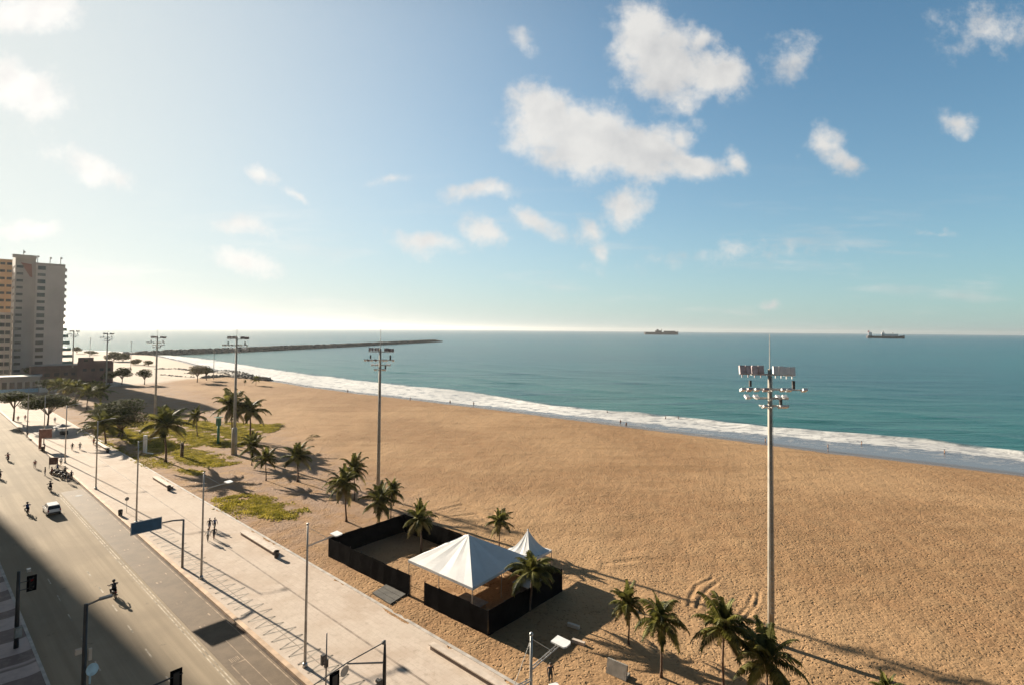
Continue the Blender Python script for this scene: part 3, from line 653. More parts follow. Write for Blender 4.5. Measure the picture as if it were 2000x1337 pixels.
def leaf_crown(b, blobs, n, sz, r, mi=2):
    """small leaf faces spread through clumps"""
    for (c, rad) in blobs:
        c = Vector(c)
        k = int(n * rad[0] * rad[1])
        for _ in range(k):
            v = Vector((r.gauss(0, 1), r.gauss(0, 1), r.gauss(0, 1))); v.normalize(); q = r.random() ** .33
            q = .55 + .5 * q if r.random() < .8 else q
            p = c + Vector((v.x * rad[0] * q, v.y * rad[1] * q, v.z * rad[2] * q))
            a = r.uniform(0, 6.28); e = r.uniform(-.7, .7); s = sz * r.uniform(.6, 1.4)
            x = Vector((math.cos(a), math.sin(a), e * .6)) * s; y = Vector((-math.sin(a), math.cos(a), r.uniform(-.6, .6))) * s * .55
            b.add([p - x, p - y * .9, p + x, p + y], [(0, 1, 2, 3)], 0)
def tree(px, py, ytop, wpx, label, shape='round', seed=1, n=70, leafsz=.20, group=None, z=0.08, name='broadleaf_tree', trunkf=.4, matl='leaf', trunks=1):
    r = random.Random(seed); p = G(px, py, z); H = zat(p, ytop) - z; dist = math.hypot(p.x, p.y)
    Wd = wpx * p.y / F / 2 * 1.0
    t = thing(name, label, 'tree', p, 0, group)
    b = MB(); blobs = []
    cz = H * (trunkf + (1 - trunkf) / 2); hz = H * (1 - trunkf) / 2
    for k in range(trunks):
        ox = (k - (trunks - 1) / 2) * .9
        b.tube([(ox, 0, -.2), (ox + .08 * H * .2, .05, H * trunkf * .6), (ox * .5 + .12, .1, H * trunkf + hz * .5), (ox * .3, 0, H * .8)], [.022 * H + .06, .016 * H + .05, .012 * H + .04, .03], 8)
    nb = 9 if shape != 'flat' else 11
    for i in range(nb):
        a = 2 * math.pi * i / nb + r.uniform(-.3, .3); q = r.uniform(.45, .78)
        zz = cz + hz * r.uniform(-.5, .5) * (.4 if shape == 'flat' else 1)
        c = (math.cos(a) * Wd * q, math.sin(a) * Wd * q, zz); k = r.uniform(.34, .52)
        blobs.append((c, (Wd * k, Wd * k, hz * (.45 if shape != 'flat' else .5))))
        b.tube([(0, 0, H * trunkf * .75), (c[0] * .5, c[1] * .5, (H * trunkf + zz) / 2 * 1.02), c], [.014 * H, .010 * H, .005 * H], 5)
    blobs.append(((0, 0, cz + hz * .35), (Wd * .6, Wd * .6, hz * .6)))
    for k in range(5): blobs.append(((r.uniform(-.4, .4) * Wd, r.uniform(-.4, .4) * Wd, cz + hz * r.uniform(-.3, .5)), (Wd * .38, Wd * .38, hz * .42)))
    b.build('trunk', M['bark'], t, True)
    c = MB(); leaf_crown(c, blobs, n, leafsz, r); c.build('crown', M[matl], t)
    return t
tree(235, 852, 778, 96, 'broad dark spreading tree on the grass beside the promenade', 'round', 3, 120, .24, trunkf=.20, trunks=2)
tree(93, 829, 768, 78, 'umbrella shaped tree standing on the promenade', 'flat', 5, 80, .28, z=.15, trunkf=.42)
tree(26, 821, 762, 62, 'leaning dark tree on the promenade at the left edge', 'flat', 6, 80, .28, z=.15, trunkf=.55)
tree(238, 750, 716, 34, 'round dark tree on the far paved path left of the third far mast', 'round', 8, 45, .45)
tree(282, 750, 719, 26, 'dark round tree beside the fourth floodlight mast', 'round', 9, 45, .45)
tree(213, 752, 724, 24, 'dark tree next to the maroon building corner', 'round', 10, 45, .45)
tree(385, 746, 711, 30, 'yellow green tree on the far sand before the rocky spit', 'round', 11, 45, .40, matl='frondy')
tree(403, 742, 713, 22, 'olive tree behind the yellow green one on the far sand', 'round', 12, 45, .40)
tree(95, 772, 738, 34, 'bushy tree between white pavilion and palms', 'round', 13, 45, .40)
tree(222, 705, 686, 30, 'large dark thicket tree on the far headland', 'round', 14, 9, 1.0, trunkf=.1)
tree(240, 706, 690, 26, 'lower thicket tree right of the largest one on the headland', 'round', 15, 9, 1.0, trunkf=.1)
tree(150, 690, 677, 16, 'small tree against the bright sea beside the tower', 'round', 16, 9, 1.0, trunkf=.2)
tree(265, 712, 700, 20, 'brownish shrub tree on the headland below the thicket', 'round', 17, 12, .8, matl='frondy', trunkf=.1)
tree(290, 714, 703, 16, 'small scrub tree at the headland end near the fourth mast', 'round', 18, 12, .8, matl='frondy', trunkf=.1)
tree(178, 693, 684, 20, 'low scrub tree on the headland near the maroon building', 'round', 19, 12, .8, matl='frondy', trunkf=.1)
tree(12, 766, 735, 40, 'dark tree at the left edge before the white pavilion', 'round', 20, 45, .4)
tree(155, 772, 742, 40, 'broad tree before the maroon building wall', 'round', 21, 45, .4)
tree(60, 740, 715, 26, 'green tree in front of the tower podium', 'round', 22, 20, .5)

def grass(name, poly, label, dens=9.0, seed=1, hh=.16):
    r = random.Random(seed); pts = [G(x, y, .1) for x, y in poly]
    cx = sum(p.x for p in pts) / len(pts); cy = sum(p.y for p in pts) / len(pts)
    def inside(x, y):
        c = False; j = len(pts) - 1
        for i in range(len(pts)):
            a, b_ = pts[i], pts[j]
            if (a.y > y) != (b_.y > y) and x < (b_.x - a.x) * (y - a.y) / (b_.y - a.y) + a.x: c = not c
            j = i
        return c
    xs = [p.x for p in pts]; ys = [p.y for p in pts]; area = (max(xs) - min(xs)) * (max(ys) - min(ys))
    b = MB()
    X = lambda x, y: .5 * math.sin(x * .9 + seed) * math.sin(y * .8) + .5 * math.sin(x * .37 + y * .51 + seed)
    n = int(area * dens)
    for _ in range(n):
        x = r.uniform(min(xs), max(xs)); y = r.uniform(min(ys), max(ys)); fx = X(x, y)
        if not inside(x, y) or fx < -.6 + r.random() * .3: continue
        w = r.uniform(.10, .24); x += r.gauss(0, .55); y += r.gauss(0, .55)
        # low tuft: a small cushion of blades
        for k in range(6):
            a = r.uniform(0, 6.28); q = Vector((x + r.gauss(0, .14), y + r.gauss(0, .14), .05)); d = Vector((math.cos(a), math.sin(a), 0))
            hh_ = hh * r.uniform(.6, 1.6) * (1 + .6 * fx)
            p = Vector((-d.y, d.x, 0)) * .04
            b.add([q - p, q + p, q + d * w * .5 + p * .6 + Vector((0, 0, hh_)), q + d * w + Vector((0, 0, hh_ * .7))], [(0, 1, 2, 3)], 0)
    # cover between the tufts: small flat irregular cushions
    for _ in range(int(n * .8)):
        x = r.uniform(min(xs), max(xs)); y = r.uniform(min(ys), max(ys)); fx = X(x, y)
        if not inside(x, y) or fx < -.55 + r.random() * .3: continue
        x += r.gauss(0, .4); y += r.gauss(0, .4); rr = r.uniform(.2, .5); z = .17 + .03 * r.random() + .05 * fx
        ring = [(x + math.cos(2 * math.pi * k / 7) * rr * r.uniform(.6, 1.2), y + math.sin(2 * math.pi * k / 7) * rr * r.uniform(.6, 1.2), z - .12) for k in range(7)]
        b.add([(x, y, z + .04)] + ring, [(0, 1 + k, 1 + (k + 1) % 7) for k in range(7)], 1)
    o = b.build('grass', [M['grass'], M['grassg']]); tag(o, label, 'grass', None, 'stuff'); return o
grass('g', [(150, 838), (230, 826), (330, 818), (420, 822), (500, 828), (548, 826), (545, 838), (500, 850), (470, 872), (420, 872), (400, 868), (330, 880), (340, 915), (290, 912), (235, 880), (190, 862)], 'bright grass under the trees between promenade and beach', 9, 1)
grass('g', [(345, 872), (400, 880), (455, 890), (468, 903), (420, 912), (360, 905), (340, 890)], 'small patch of grass beside the stump left of the third mast', 12, 2)
grass('g', [(418, 975), (470, 964), (520, 968), (570, 985), (602, 998), (575, 1012), (530, 1014), (480, 1008), (440, 996)], 'isolated oval patch of yellow green grass before the enclosure', 16, 3, .2)
grass('g', [(345, 915), (395, 920), (390, 928), (350, 924)], 'tiny tuft patch beside the promenade edge', 12, 4)

# ------------------------------------------------------------------ floodlight masts
def mast(px, py, ytop, yrod, label, k=1.0, rb=.42, z=.08, rz=0.0, white=False, base_thick=False):
    p = G(px, py, z); H = zat(p, ytop) - z; HR = zat(p, yrod) - z
    t = thing('floodlight_mast', label, 'floodlight mast', p, rz, 'floodlight masts along the beach')
    b = MB()
    if base_thick: b.tube([(0, 0, -.2), (0, 0, H * .22), (0, 0, H * .23)], [rb * 2.0, rb * 1.7, rb * .9], 12)
    b.tube([(0, 0, -.2), (0, 0, H * .5), (0, 0, H - .2)], [rb, rb * .80, rb * .58], 12); b.build('pole', M['mast'], t, True)
    b = MB(); b.tube([(0, 0, H - .3), (0, 0, HR)], [.06, .03], 6); b.build('lightning_rod', M['galv'], t)
    b = MB()
    for q in range(int((H - 4) / .5)): b.box((0, -rb * 1.0 + .15 * q / (H / .5), 3 + q * .5), (.34, .04, .03))
    b.tube([(-.18, -rb - .05, 3), (-.18, -rb * .66, H - 1)], .02, 4); b.tube([(.18, -rb - .05, 3), (.18, -rb * .66, H - 1)], .02, 4); b.build('ladder', M['galv'], t)
    # four lamp frames: two long ones on top, two short below
    rows = [(H - .75, 2.75, .55), (H - 2.15, 3.05, -.55), (H - 3.05, 2.0, .5), (H - 3.75, 1.2, -.5)]
    for i, (zz, w, yo) in enumerate(rows):
        b = MB(); b.box((0, yo, zz), (w * 2 * k, .11, .12)); b.box((0, yo * .3, zz - .1), (.14, abs(yo) * 1.6, .10)); b.box((0, -yo * .8, zz), (w * 1.4 * k, .08, .08))
        for sx in (-.7, .7): b.box((sx * w * k, 0, zz), (.07, 1.0, .07))
        b.build('crossarm', M['galv'], t)
    def lamp(x, y, zz, sz, m, tilt, yaw=0.0):
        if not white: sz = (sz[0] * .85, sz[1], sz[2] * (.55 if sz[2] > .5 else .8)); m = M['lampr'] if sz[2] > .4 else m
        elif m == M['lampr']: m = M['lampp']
        b = MB(); rm = Matrix.Rotation(yaw, 3, 'Z') @ Matrix.Rotation(tilt, 3, 'X'); b.box((x, y, zz), sz, rot=rm); b.box((x, y, zz - sz[2] * .6), (.08, .08, sz[2] * .5))
        o = b.build('floodlight', m, t)
        q = MB(); q.box(Vector((x, y, zz)) + rm @ Vector((0, sz[1] * .5 + .01, 0)), (sz[0] * .82, .02, sz[2] * .78), rot=rm); q.build('lens', M['lens'], o)
    zt = H - .35
    for x in (-2.45, -1.85, -1.2, -.6): lamp(x * k, .62, zt, (.52 * k, .30, .86), M['lampr'], R(-12))
    for x in (.62, 1.18): lamp(x * k + .25, .62, zt - .05, (.50, .30, .86), M['lampw' if white else 'lampr'], R(-10), R(-6))
    for x in (1.95, 2.5): lamp(x * k, .62, zt - .12, (.50 * k, .30, .86), M['lampw' if white else 'lampr'], R(-10), R(-8))
    for x, m in ((-2.95, 'lampw'), (-2.3, 'lampr'), (-1.6, 'lampw'), (-.75, 'lampr'), (.9, 'lampw'), (1.5, 'lampw'), (2.95, 'lampw')):
        lamp(x * k, -.75, H - 2.15, (.42, .60, .22), M[m], R(-24))
    for x, m in ((-1.9, 'lampw'), (-1.0, 'lampw'), (1.2, 'lampw'), (1.85, 'lampw')): lamp(x * k, .72, H - 3.0, (.42, .60, .22), M[m], R(24))
    for x in (-.8, .75, 1.2): lamp(x * k, -.68, H - 3.75, (.40, .55, .2), M['lampw'], R(-24))
    for c_, s_ in (((2.2 * k, -.2, H - 1.7), (.22, .22, .8)), ((1.1 * k, .1, H - 3.4), (.22, .22, .8)), ((-2.0 * k, -.2, H - 1.6), (.2, .2, .6))):
        b = MB(); b.box(c_, s_); b.build('ballast_box', M['dark'], t)
    return t
mast(1506, 1256, 716, 652, 'nearest and tallest floodlight mast, rising from the sand at the right', 1.0, .31, white=True)
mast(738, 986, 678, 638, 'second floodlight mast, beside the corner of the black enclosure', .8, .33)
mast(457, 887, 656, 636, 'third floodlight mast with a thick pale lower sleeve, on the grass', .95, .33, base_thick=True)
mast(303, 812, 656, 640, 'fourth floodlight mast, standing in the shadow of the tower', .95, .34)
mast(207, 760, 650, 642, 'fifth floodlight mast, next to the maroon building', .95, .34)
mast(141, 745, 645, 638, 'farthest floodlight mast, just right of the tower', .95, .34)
def far_post(px, py, yt, label):
    p = G(px, py, .0); H = zat(p, yt); t = thing('lamp_post', label, 'lamp post', p); b = MB(); b.tube([(0, 0, 0), (0, 0, H)], [.22, .14], 6); b.build('pole', M['galv'], t)
    b = MB(); b.box((0, 0, H), (1.6, .4, .3)); b.build('lamp_head', M['galv'], t)
far_post(417, 741, 688, 'thin lone lamp post on the far sand by the rocky spit')
far_post(255, 728, 668, 'thin lamp post on the headland between the fourth and fifth masts')
far_post(175, 712, 660, 'thin lamp post on the headland between the two farthest masts')

# ------------------------------------------------------------------ promenade street lamps (double arm)
def lamp_arm(t, sg, zz=10.5, k=1.0):          # local +Y = towards the sea
    b = MB()
    for ox in (-.09, .09): b.tube([(ox, 0, zz), (ox, sg * 1.2 * k, zz + .12), (ox, sg * 2.5 * k, zz + .25)], .035, 6)
    for q in range(5): b.box((0, sg * (.5 + q * .42) * k, zz + .06 + q * .04), (.18, .03, .03))
    b.tube([(0, 0, 12.2), (0, sg * 1.9 * k, zz + .22)], .018, 5)
    b.build('arm', M['galv'], t)
    b = MB(); b.prism([(-.52, -.36), (.45, -.36), (.56, -.2), (.56, .2), (.45, .36), (-.52, .36)], 0, .09, tf=Matrix.Translation((0, sg * 2.85 * k, zz + .30)) @ Matrix.Rotation(R(6) * sg, 4, 'X')); b.build('lamp_head', M['lampw'], t)
def street_lamp():
    t = bpy.data.objects.new('street_lamp', None); COL.objects.link(t); t.empty_display_size = .3
    b = MB(); b.tube([(0, 0, 0), (0, 0, .35)], [.24, .20], 10); b.tube([(0, 0, .3), (0, 0, 10.2), (0, 0, 12.4)], [.13, .09, .07], 10); b.ball((0, 0, 12.45), .12); b.build('pole', M['galv'], t, True)
    lamp_arm(t, 1)
    CH[t.name] = [o for o in bpy.data.objects if o.parent == t]
    return t
SL = street_lamp()
sl = [(20.4, 'street lamp with two white panel heads at the bottom edge, right of the benches'), (46.3, 'tall single arm street lamp between the cycle lane sign shadow and the enclosure'),
      (71.4, 'tall street lamp just right of the blue direction sign'), (98.5, 'tall street lamp left of the blue direction sign'), (124.5, 'tall street lamp beside the parked motorcycles'),
      (153, 'tall street lamp behind the red brown panel'), (180, 'tall street lamp near the umbrella shaped tree'), (207, 'tall street lamp before the trees at the left edge')]
def slim_lamp():
    t = bpy.data.objects.new('street_lamp', None); COL.objects.link(t); t.empty_display_size = .3
    b = MB(); b.tube([(0, 0, 0), (0, 0, .35)], [.24, .20], 10); b.tube([(0, 0, .3), (0, 0, 10.2), (0, 0, 12.4)], [.13, .09, .07], 10); b.build('pole', M['galv'], t, True)
    b = MB(); b.tube([(0, 0, 12.2), (0, .8, 12.5), (0, 2.0, 12.6)], .035, 6); b.build('arm', M['galv'], t)
    b = MB(); b.prism([(-.14, -.4), (.14, -.4), (.10, .4), (-.10, .4)], 0, .10, tf=Matrix.Translation((0, 2.3, 12.56))); b.build('lamp_head', M['galv'], t)
    CH[t.name] = [o for o in bpy.data.objects if o.parent == t]
    return t
SL2 = slim_lamp()
for i, (s, lab) in enumerate(sl):
    o = SL if i == 0 else (copy_tree(SL) if i < 3 else (SL2 if i == 3 else copy_tree(SL2)))
    o.location = S(s, 24.6, .15); o.rotation_euler = (0, 0, ROT - math.pi / 2 * 0); tag(o, lab, 'street lamp', 'tall street lamps along the kerb')
    # local +X along avenue, so local +Y must look towards the sea (-90 deg from +X)
    o.rotation_euler = (0, 0, ROT + math.pi)
lamp_arm(SL, -1, 9.9, .8)

# ------------------------------------------------------------------ direction sign on its gantry
def gantry():
    p = G(356, 1107, .15); s, n = sn(p); t = thing('direction_sign', 'blue direction sign on a cantilever arm reaching over the cycle lane', 'road sign', S(s, n, .15), ROT)
    b = MB(); b.tube([(0, 0, 0), (0, 0, 5.9)], [.15, .12], 10); b.build('pole', M['pole'], t, True)
    b = MB(); b.tube([(0, 0, 5.85), (0, 1.2, 6.05), (0, 4.6, 6.15)], [.11, .10, .07], 8); b.build('arm', M['pole'], t, True)
    pl = MB(); pl.box((-.10, 4.0, 6.15), (.05, 3.2, 1.45)); q = pl.build('sign_panel', M['blue'], t)
    f = MB()
    for (y, z, sy, sz) in ((4.0, 6.83, 3.1, .035), (4.0, 5.47, 3.1, .035), (2.44, 6.15, .035, 1.36), (5.56, 6.15, .035, 1.36)): f.box((-.130, y, z), (.012, sy, sz))
    f.build('border', M['white'], q)
    bk = MB(); bk.box((-.035, 3.4, 6.15), (.06, .08, 1.3)); bk.box((-.035, 4.8, 6.15), (.06, .08, 1.3)); bk.build('bracket', M['pole'], t)
gantry()

# ------------------------------------------------------------------ traffic signals
def signal_head(parent, c, m=3, back=True, rz=0.0, name='signal_head', face=-1):
    """three lamp housing; face = -1 looks back along the avenue (towards smaller s)"""
    b = MB(); b.box(c, (.22, .36, 1.05)); 
    for k in range(3): b.tube([Vector(c) + Vector((face * .11, 0, .34 - .34 * k)), Vector(c) + Vector((face * .34, 0, .36 - .34 * k))], [.14, .15], 8, cap=False)
    o = b.build(name, M['dark'], parent)
    if back:
        q = MB(); q.box(Vector(c) + Vector((-face * .02, 0, 0)), (.03, .72, 1.45)); q.build('backplate', M['black'], parent)
    for k, mm in enumerate(('redlens', 'dark', 'dark')):
        q = MB(); q.disc(Vector(c) + Vector((face * .12, 0, .34 - .34 * k)), .12, (1, 0, 0), .02); q.build('lens', M[mm], o)
def sig_right():
    t = thing('traffic_signal', 'traffic signal on a long braced arm at the bottom of the promenade', 'traffic signal', S(33.1, 23.6, .15), ROT)
    b = MB(); b.tube([(0, 0, 0), (0, 0, 6.2), (0, 0, 7.7)], [.16, .13, .07], 10); b.build('pole', M['dark'], t, True)
    b = MB(); b.tube([(0, 0, 7.6), (0, 3, 7.45), (0, 6.4, 6.95)], [.045, .045, .035], 6); b.tube([(0, 0, 6.15), (0, 3.0, 7.38)], [.07, .05], 6); b.ball((0, .1, 7.6), .16, 6, 4); b.build('arm', M['pole'], t)
    signal_head(t, (0, 3.95, 6.55), face=1)
    b = MB(); b.disc((.05, 3.15, 6.95), .36, (1, .25, .1), .05, 16); b.build('round_sign', M['bench'], t); 
    signal_head(t, (.0, .38, 4.6), back=False, name='signal_head', face=1)
    b = MB(); b.box((0, .2, 4.9), (.06, .4, .06)); b.build('bracket', M['dark'], t)
    t = thing('pedestrian_signal', 'slim pole with a small black pedestrian signal beside the kerb', 'pedestrian signal', S(40.3, 23.2, .15), ROT)
    b = MB(); b.tube([(0, 0, 0), (0, 0, 5.7)], [.07, .05], 8); b.build('pole', M['pole'], t, True)
    b = MB(); b.box((0, .26, 3.75), (.26, .34, .75)); b.box((0, -.0, 3.35), (.22, .26, .6)); o = b.build('signal_box', M['dark'], t)
    for zz in (3.92, 3.6):
        q = MB(); q.disc((-.14, .26, zz), .11, (1, 0, 0), .02); q.build('lens', M['glass'], o)
    # signal over the near lanes whose post stands outside the picture
    t = thing('traffic_signal', 'black backed traffic signal hanging over the shaded lanes at the bottom edge', 'traffic signal', S(41.2, 7.6, .13), ROT)
    b = MB(); b.tube([(0, 0, 0), (0, 0, 6.6)], [.16, .12], 10); b.build('pole', M['dark'], t, True)
    b = MB(); b.tube([(0, 0, 6.4), (0, -3, 6.7), (0, -5.6, 6.75)], [.09, .07, .05], 8); b.build('arm', M['dark'], t)
    signal_head(t, (0, -5.2, 6.45), face=1)
    # left side pole in the shade
    t = thing('traffic_signal', 'dark traffic signal post with a grey control box at the shaded left kerb', 'traffic signal', S(68.6, 7.9, .13), ROT)
    b = MB(); b.tube([(0, 0, 0), (0, 0, 7.0)], [.2, .13], 10); b.build('pole', M['dark'], t, True)
    signal_head(t, (0, -.95, 5.6), face=-1); b = MB(); b.box((0, -.45, 5.9), (.07, .9, .07)); b.box((0, -.45, 5.2), (.07, .9, .07)); b.box((0, -.7, 6.9), (.4, .3, .25), mi=1); b.build('bracket', [M['dark'], M['galv']], t)
    b = MB(); b.box((-.2, -.1, 1.5), (.5, .55, .9)); o = b.build('control_box', M['conc'], t); q = MB(); q.box((-.46, -.1, 1.5), (.02, .45, .8)); q.build('door', M['galv'], o)
sig_right()
def left_lamp():
    t = thing('street_lamp', 'dark single arm lamp post with a pale round disc, at the shaded left kerb', 'street lamp', S(41.5, 7.9, .13), ROT)
    b = MB(); b.tube([(0, 0, 0), (0, 0, 13.1)], [.17, .11], 10); b.build('pole', M['dark'], t, True)
    b = MB(); b.tube([(0, 0, 13.0), (0, -.75, 13.15)], .06, 6); b.build('arm', M['pole'], t)
    b = MB(); b.prism([(-.15, -.3), (.15, -.3), (.12, .35), (-.12, .35)], 0, .12, tf=Matrix.Translation((0, -1.0, 13.1))); b.build('lamp_head', M['pole'], t)
    b = MB(); b.disc((-.12, -.38, 9.1), .34, (1, .35, -.35), .06, 20); b.tube([(0, 0, 9.0), (-.1, -.38, 9.1)], .04, 6); b.box((0, -.30, 8.5), (.1, .1, .5)); b.build('round_disc', M['bluegrey'], t)
    b = MB(); b.box((0, -.28, 10.0), (.12, .16, .7)); b.box((0, .3, 10.4), (.2, .3, .3)); b.build('camera_box', M['bench'], t)
left_lamp()

# ------------------------------------------------------------------ benches
def bench(s0, s1, n, label, w=.62):
    L_ = s1 - s0; t = thing('long_bench', label, 'bench', S((s0 + s1) / 2, n + .6, .15), ROT, 'long stone benches along the promenade')
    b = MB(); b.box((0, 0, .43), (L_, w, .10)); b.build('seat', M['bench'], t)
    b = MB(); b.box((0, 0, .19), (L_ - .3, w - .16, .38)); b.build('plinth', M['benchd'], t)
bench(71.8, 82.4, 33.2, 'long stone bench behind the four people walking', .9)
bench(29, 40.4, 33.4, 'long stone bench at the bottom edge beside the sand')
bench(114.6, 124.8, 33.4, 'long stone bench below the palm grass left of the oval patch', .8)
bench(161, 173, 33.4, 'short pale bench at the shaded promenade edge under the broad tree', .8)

# ------------------------------------------------------------------ tents and black enclosure
A_ = G(642, 1088, .08); B_ = G(953, 1243, .08); C_ = G(790, 1037, .08); D_ = A_ + 0 * A_ + (B_ - A_) + (C_ - A_)
def enclosure():
    t = thing('fence_enclosure', 'black sheeted fence around the white tents, with a gap in its front side', 'fence', A_, 0)
    H = 2.55
    ax = (B_ - A_); L1 = ax.length; ax.normalize(); ay = (C_ - A_); L2 = ay.length; ay.normalize()
    def side(o, d, L_, skip=()):
        k = int(L_ / 2.3 + .5); st = L_ / k
        nrm = Vector((-d.y, d.x, 0))
        for i in range(k):
            mid = (i + .5) * st
            if any(a < mid < c for a, c in skip): continue
            b = MB(); a = o + d * (i * st + .005); c = o + d * ((i + 1) * st - .005)
            hh = H + .05 * math.sin(i * 2.1)
            q = nrm * .004; zt = Vector((0, 0, hh)); z0 = Vector((0, 0, -.15))
            m = (a + c) / 2 + nrm * .012
            b.add([a + z0 - q, m + z0, c + z0 - q, c + zt - q, m + zt - Vector((0, 0, .03)), a + zt - q, a + z0 - q - nrm * .03, m + z0 - nrm * .03, c + z0 - q - nrm * .03, c + zt - q - nrm * .03, m + zt - nrm * .03 - Vector((0, 0, .03)), a + zt - q - nrm * .03],
                  [(0, 1, 4, 5), (1, 2, 3, 4), (6, 11, 10, 7), (7, 10, 9, 8), (5, 4, 10, 11), (4, 3, 9, 10), (0, 5, 11, 6), (2, 8, 9, 3)])
            b.build('fence_panel', M['black'], t)
        for i in range(k + 1):
            p = MB(); p.tube([o + d * i * st + Vector((0, 0, -.1)) + nrm * .09, o + d * i * st + Vector((0, 0, H + .08)) + nrm * .09], .035, 6); p.build('post', M['dark'], t)
    Z = Vector((0, 0, 0)); gp = G(793, 1162, .08) - A_; g0 = gp.dot(ax); g1 = (G(829, 1181, .08) - A_).dot(ax)
    side(Z, ax, L1, [(g0, g1)]); side(Z, ay, L2); side(ay * L2, ax, L1); side(ax * L1, ay, L2)
    return ax, ay, L1, L2, g0, g1
AX, AY, L1, L2, g0, g1 = enclosure()
def tent(F_, L_, R_, hp, eave, label, concave, posts):
    """F_, L_, R_ = front, left, right eave corners"""
    F_, L_, R_ = Vector(F_), Vector(L_), Vector(R_); K = L_ + R_ - F_; cen = (L_ + R_) / 2; base = Vector((cen.x, cen.y, .1))
    t = thing('marquee_tent', label, 'tent', base, 0)
    cs = [F_ - base, R_ - base, K - base, L_ - base]; peak = Vector((0, 0, hp - .1))
    b = MB(); n = 12
    for i in range(4):
        a, c = cs[i], cs[(i + 1) % 4]; vs = []; fs = []
        for j in range(n + 1):
            k = j / n
            prof = k if not concave else k
            zf = (k if not concave else k ** 1.9)
            for q in range(9):
                w = q / 8; e = a.lerp(c, w); p = Vector((e.x * (1 - k), e.y * (1 - k), 0)); z = e.z + (peak.z - e.z) * zf
                fold = .085 * math.sin(w * math.pi * 5 + i + k * 2) * math.sin(w * math.pi) * (1 - k) * (.3 + k) * 1.6 - .14 * math.sin(w * math.pi) * (1 - k) * math.sin(k * math.pi)
                vs.append((p.x, p.y, z + fold))
        for j in range(n):
            for q in range(8): u = j * 9 + q; fs.append((u, u + 1, u + 10, u + 9))
        b.add(vs, fs)
        # valance
        zz = Vector((0, 0, -.28)); b.add([a, c, c + zz, a + zz], [(3, 2, 1, 0)])
    b.ball(peak + Vector((0, 0, -.02)), .10, 8, 5)
    b.build('canopy', M['tent'], t)
    for c in cs:
        b = MB(); c2 = c * .985; b.tube([(c2.x, c2.y, -.2), (c2.x, c2.y, c.z - .03)], .05, 8); b.build('leg', M['tentpole'], t)
    if posts:
        for i in (3, 0, 1):
            m_ = (cs[i] + cs[(i + 1) % 4]) / 2 * .985; b = MB(); b.tube([(m_.x, m_.y, -.2), (m_.x, m_.y, m_.z - .05)], .05, 8); b.build('leg', M['tentpole'], t)
    for i in range(4):
        b = MB(); a, c = cs[i], cs[(i + 1) % 4]; b.tube([a * .985 + Vector((0, 0, -.06)), c * .985 + Vector((0, 0, -.06))], .035, 6); b.build('eave_rail', M['tentpole'], t)
    return t
tent(G(923, 1147, 3.0), G(797, 1092, 3.0), G(1031, 1086, 3.0), 5.75, 3.0, 'large white pyramid tent inside the black fence', False, True)
fr = G(1036, 1094, 3.0); rt = G(1078, 1073, 3.0); lf = fr + (rt - fr).cross(Vector((0, 0, -1))) * 1.0
lf = fr + Vector((-(rt - fr).y, (rt - fr).x, 0))
tent(fr, lf, rt, 5.55, 3.0, 'smaller white tent with a sharp curved peak behind the large one', True, False)
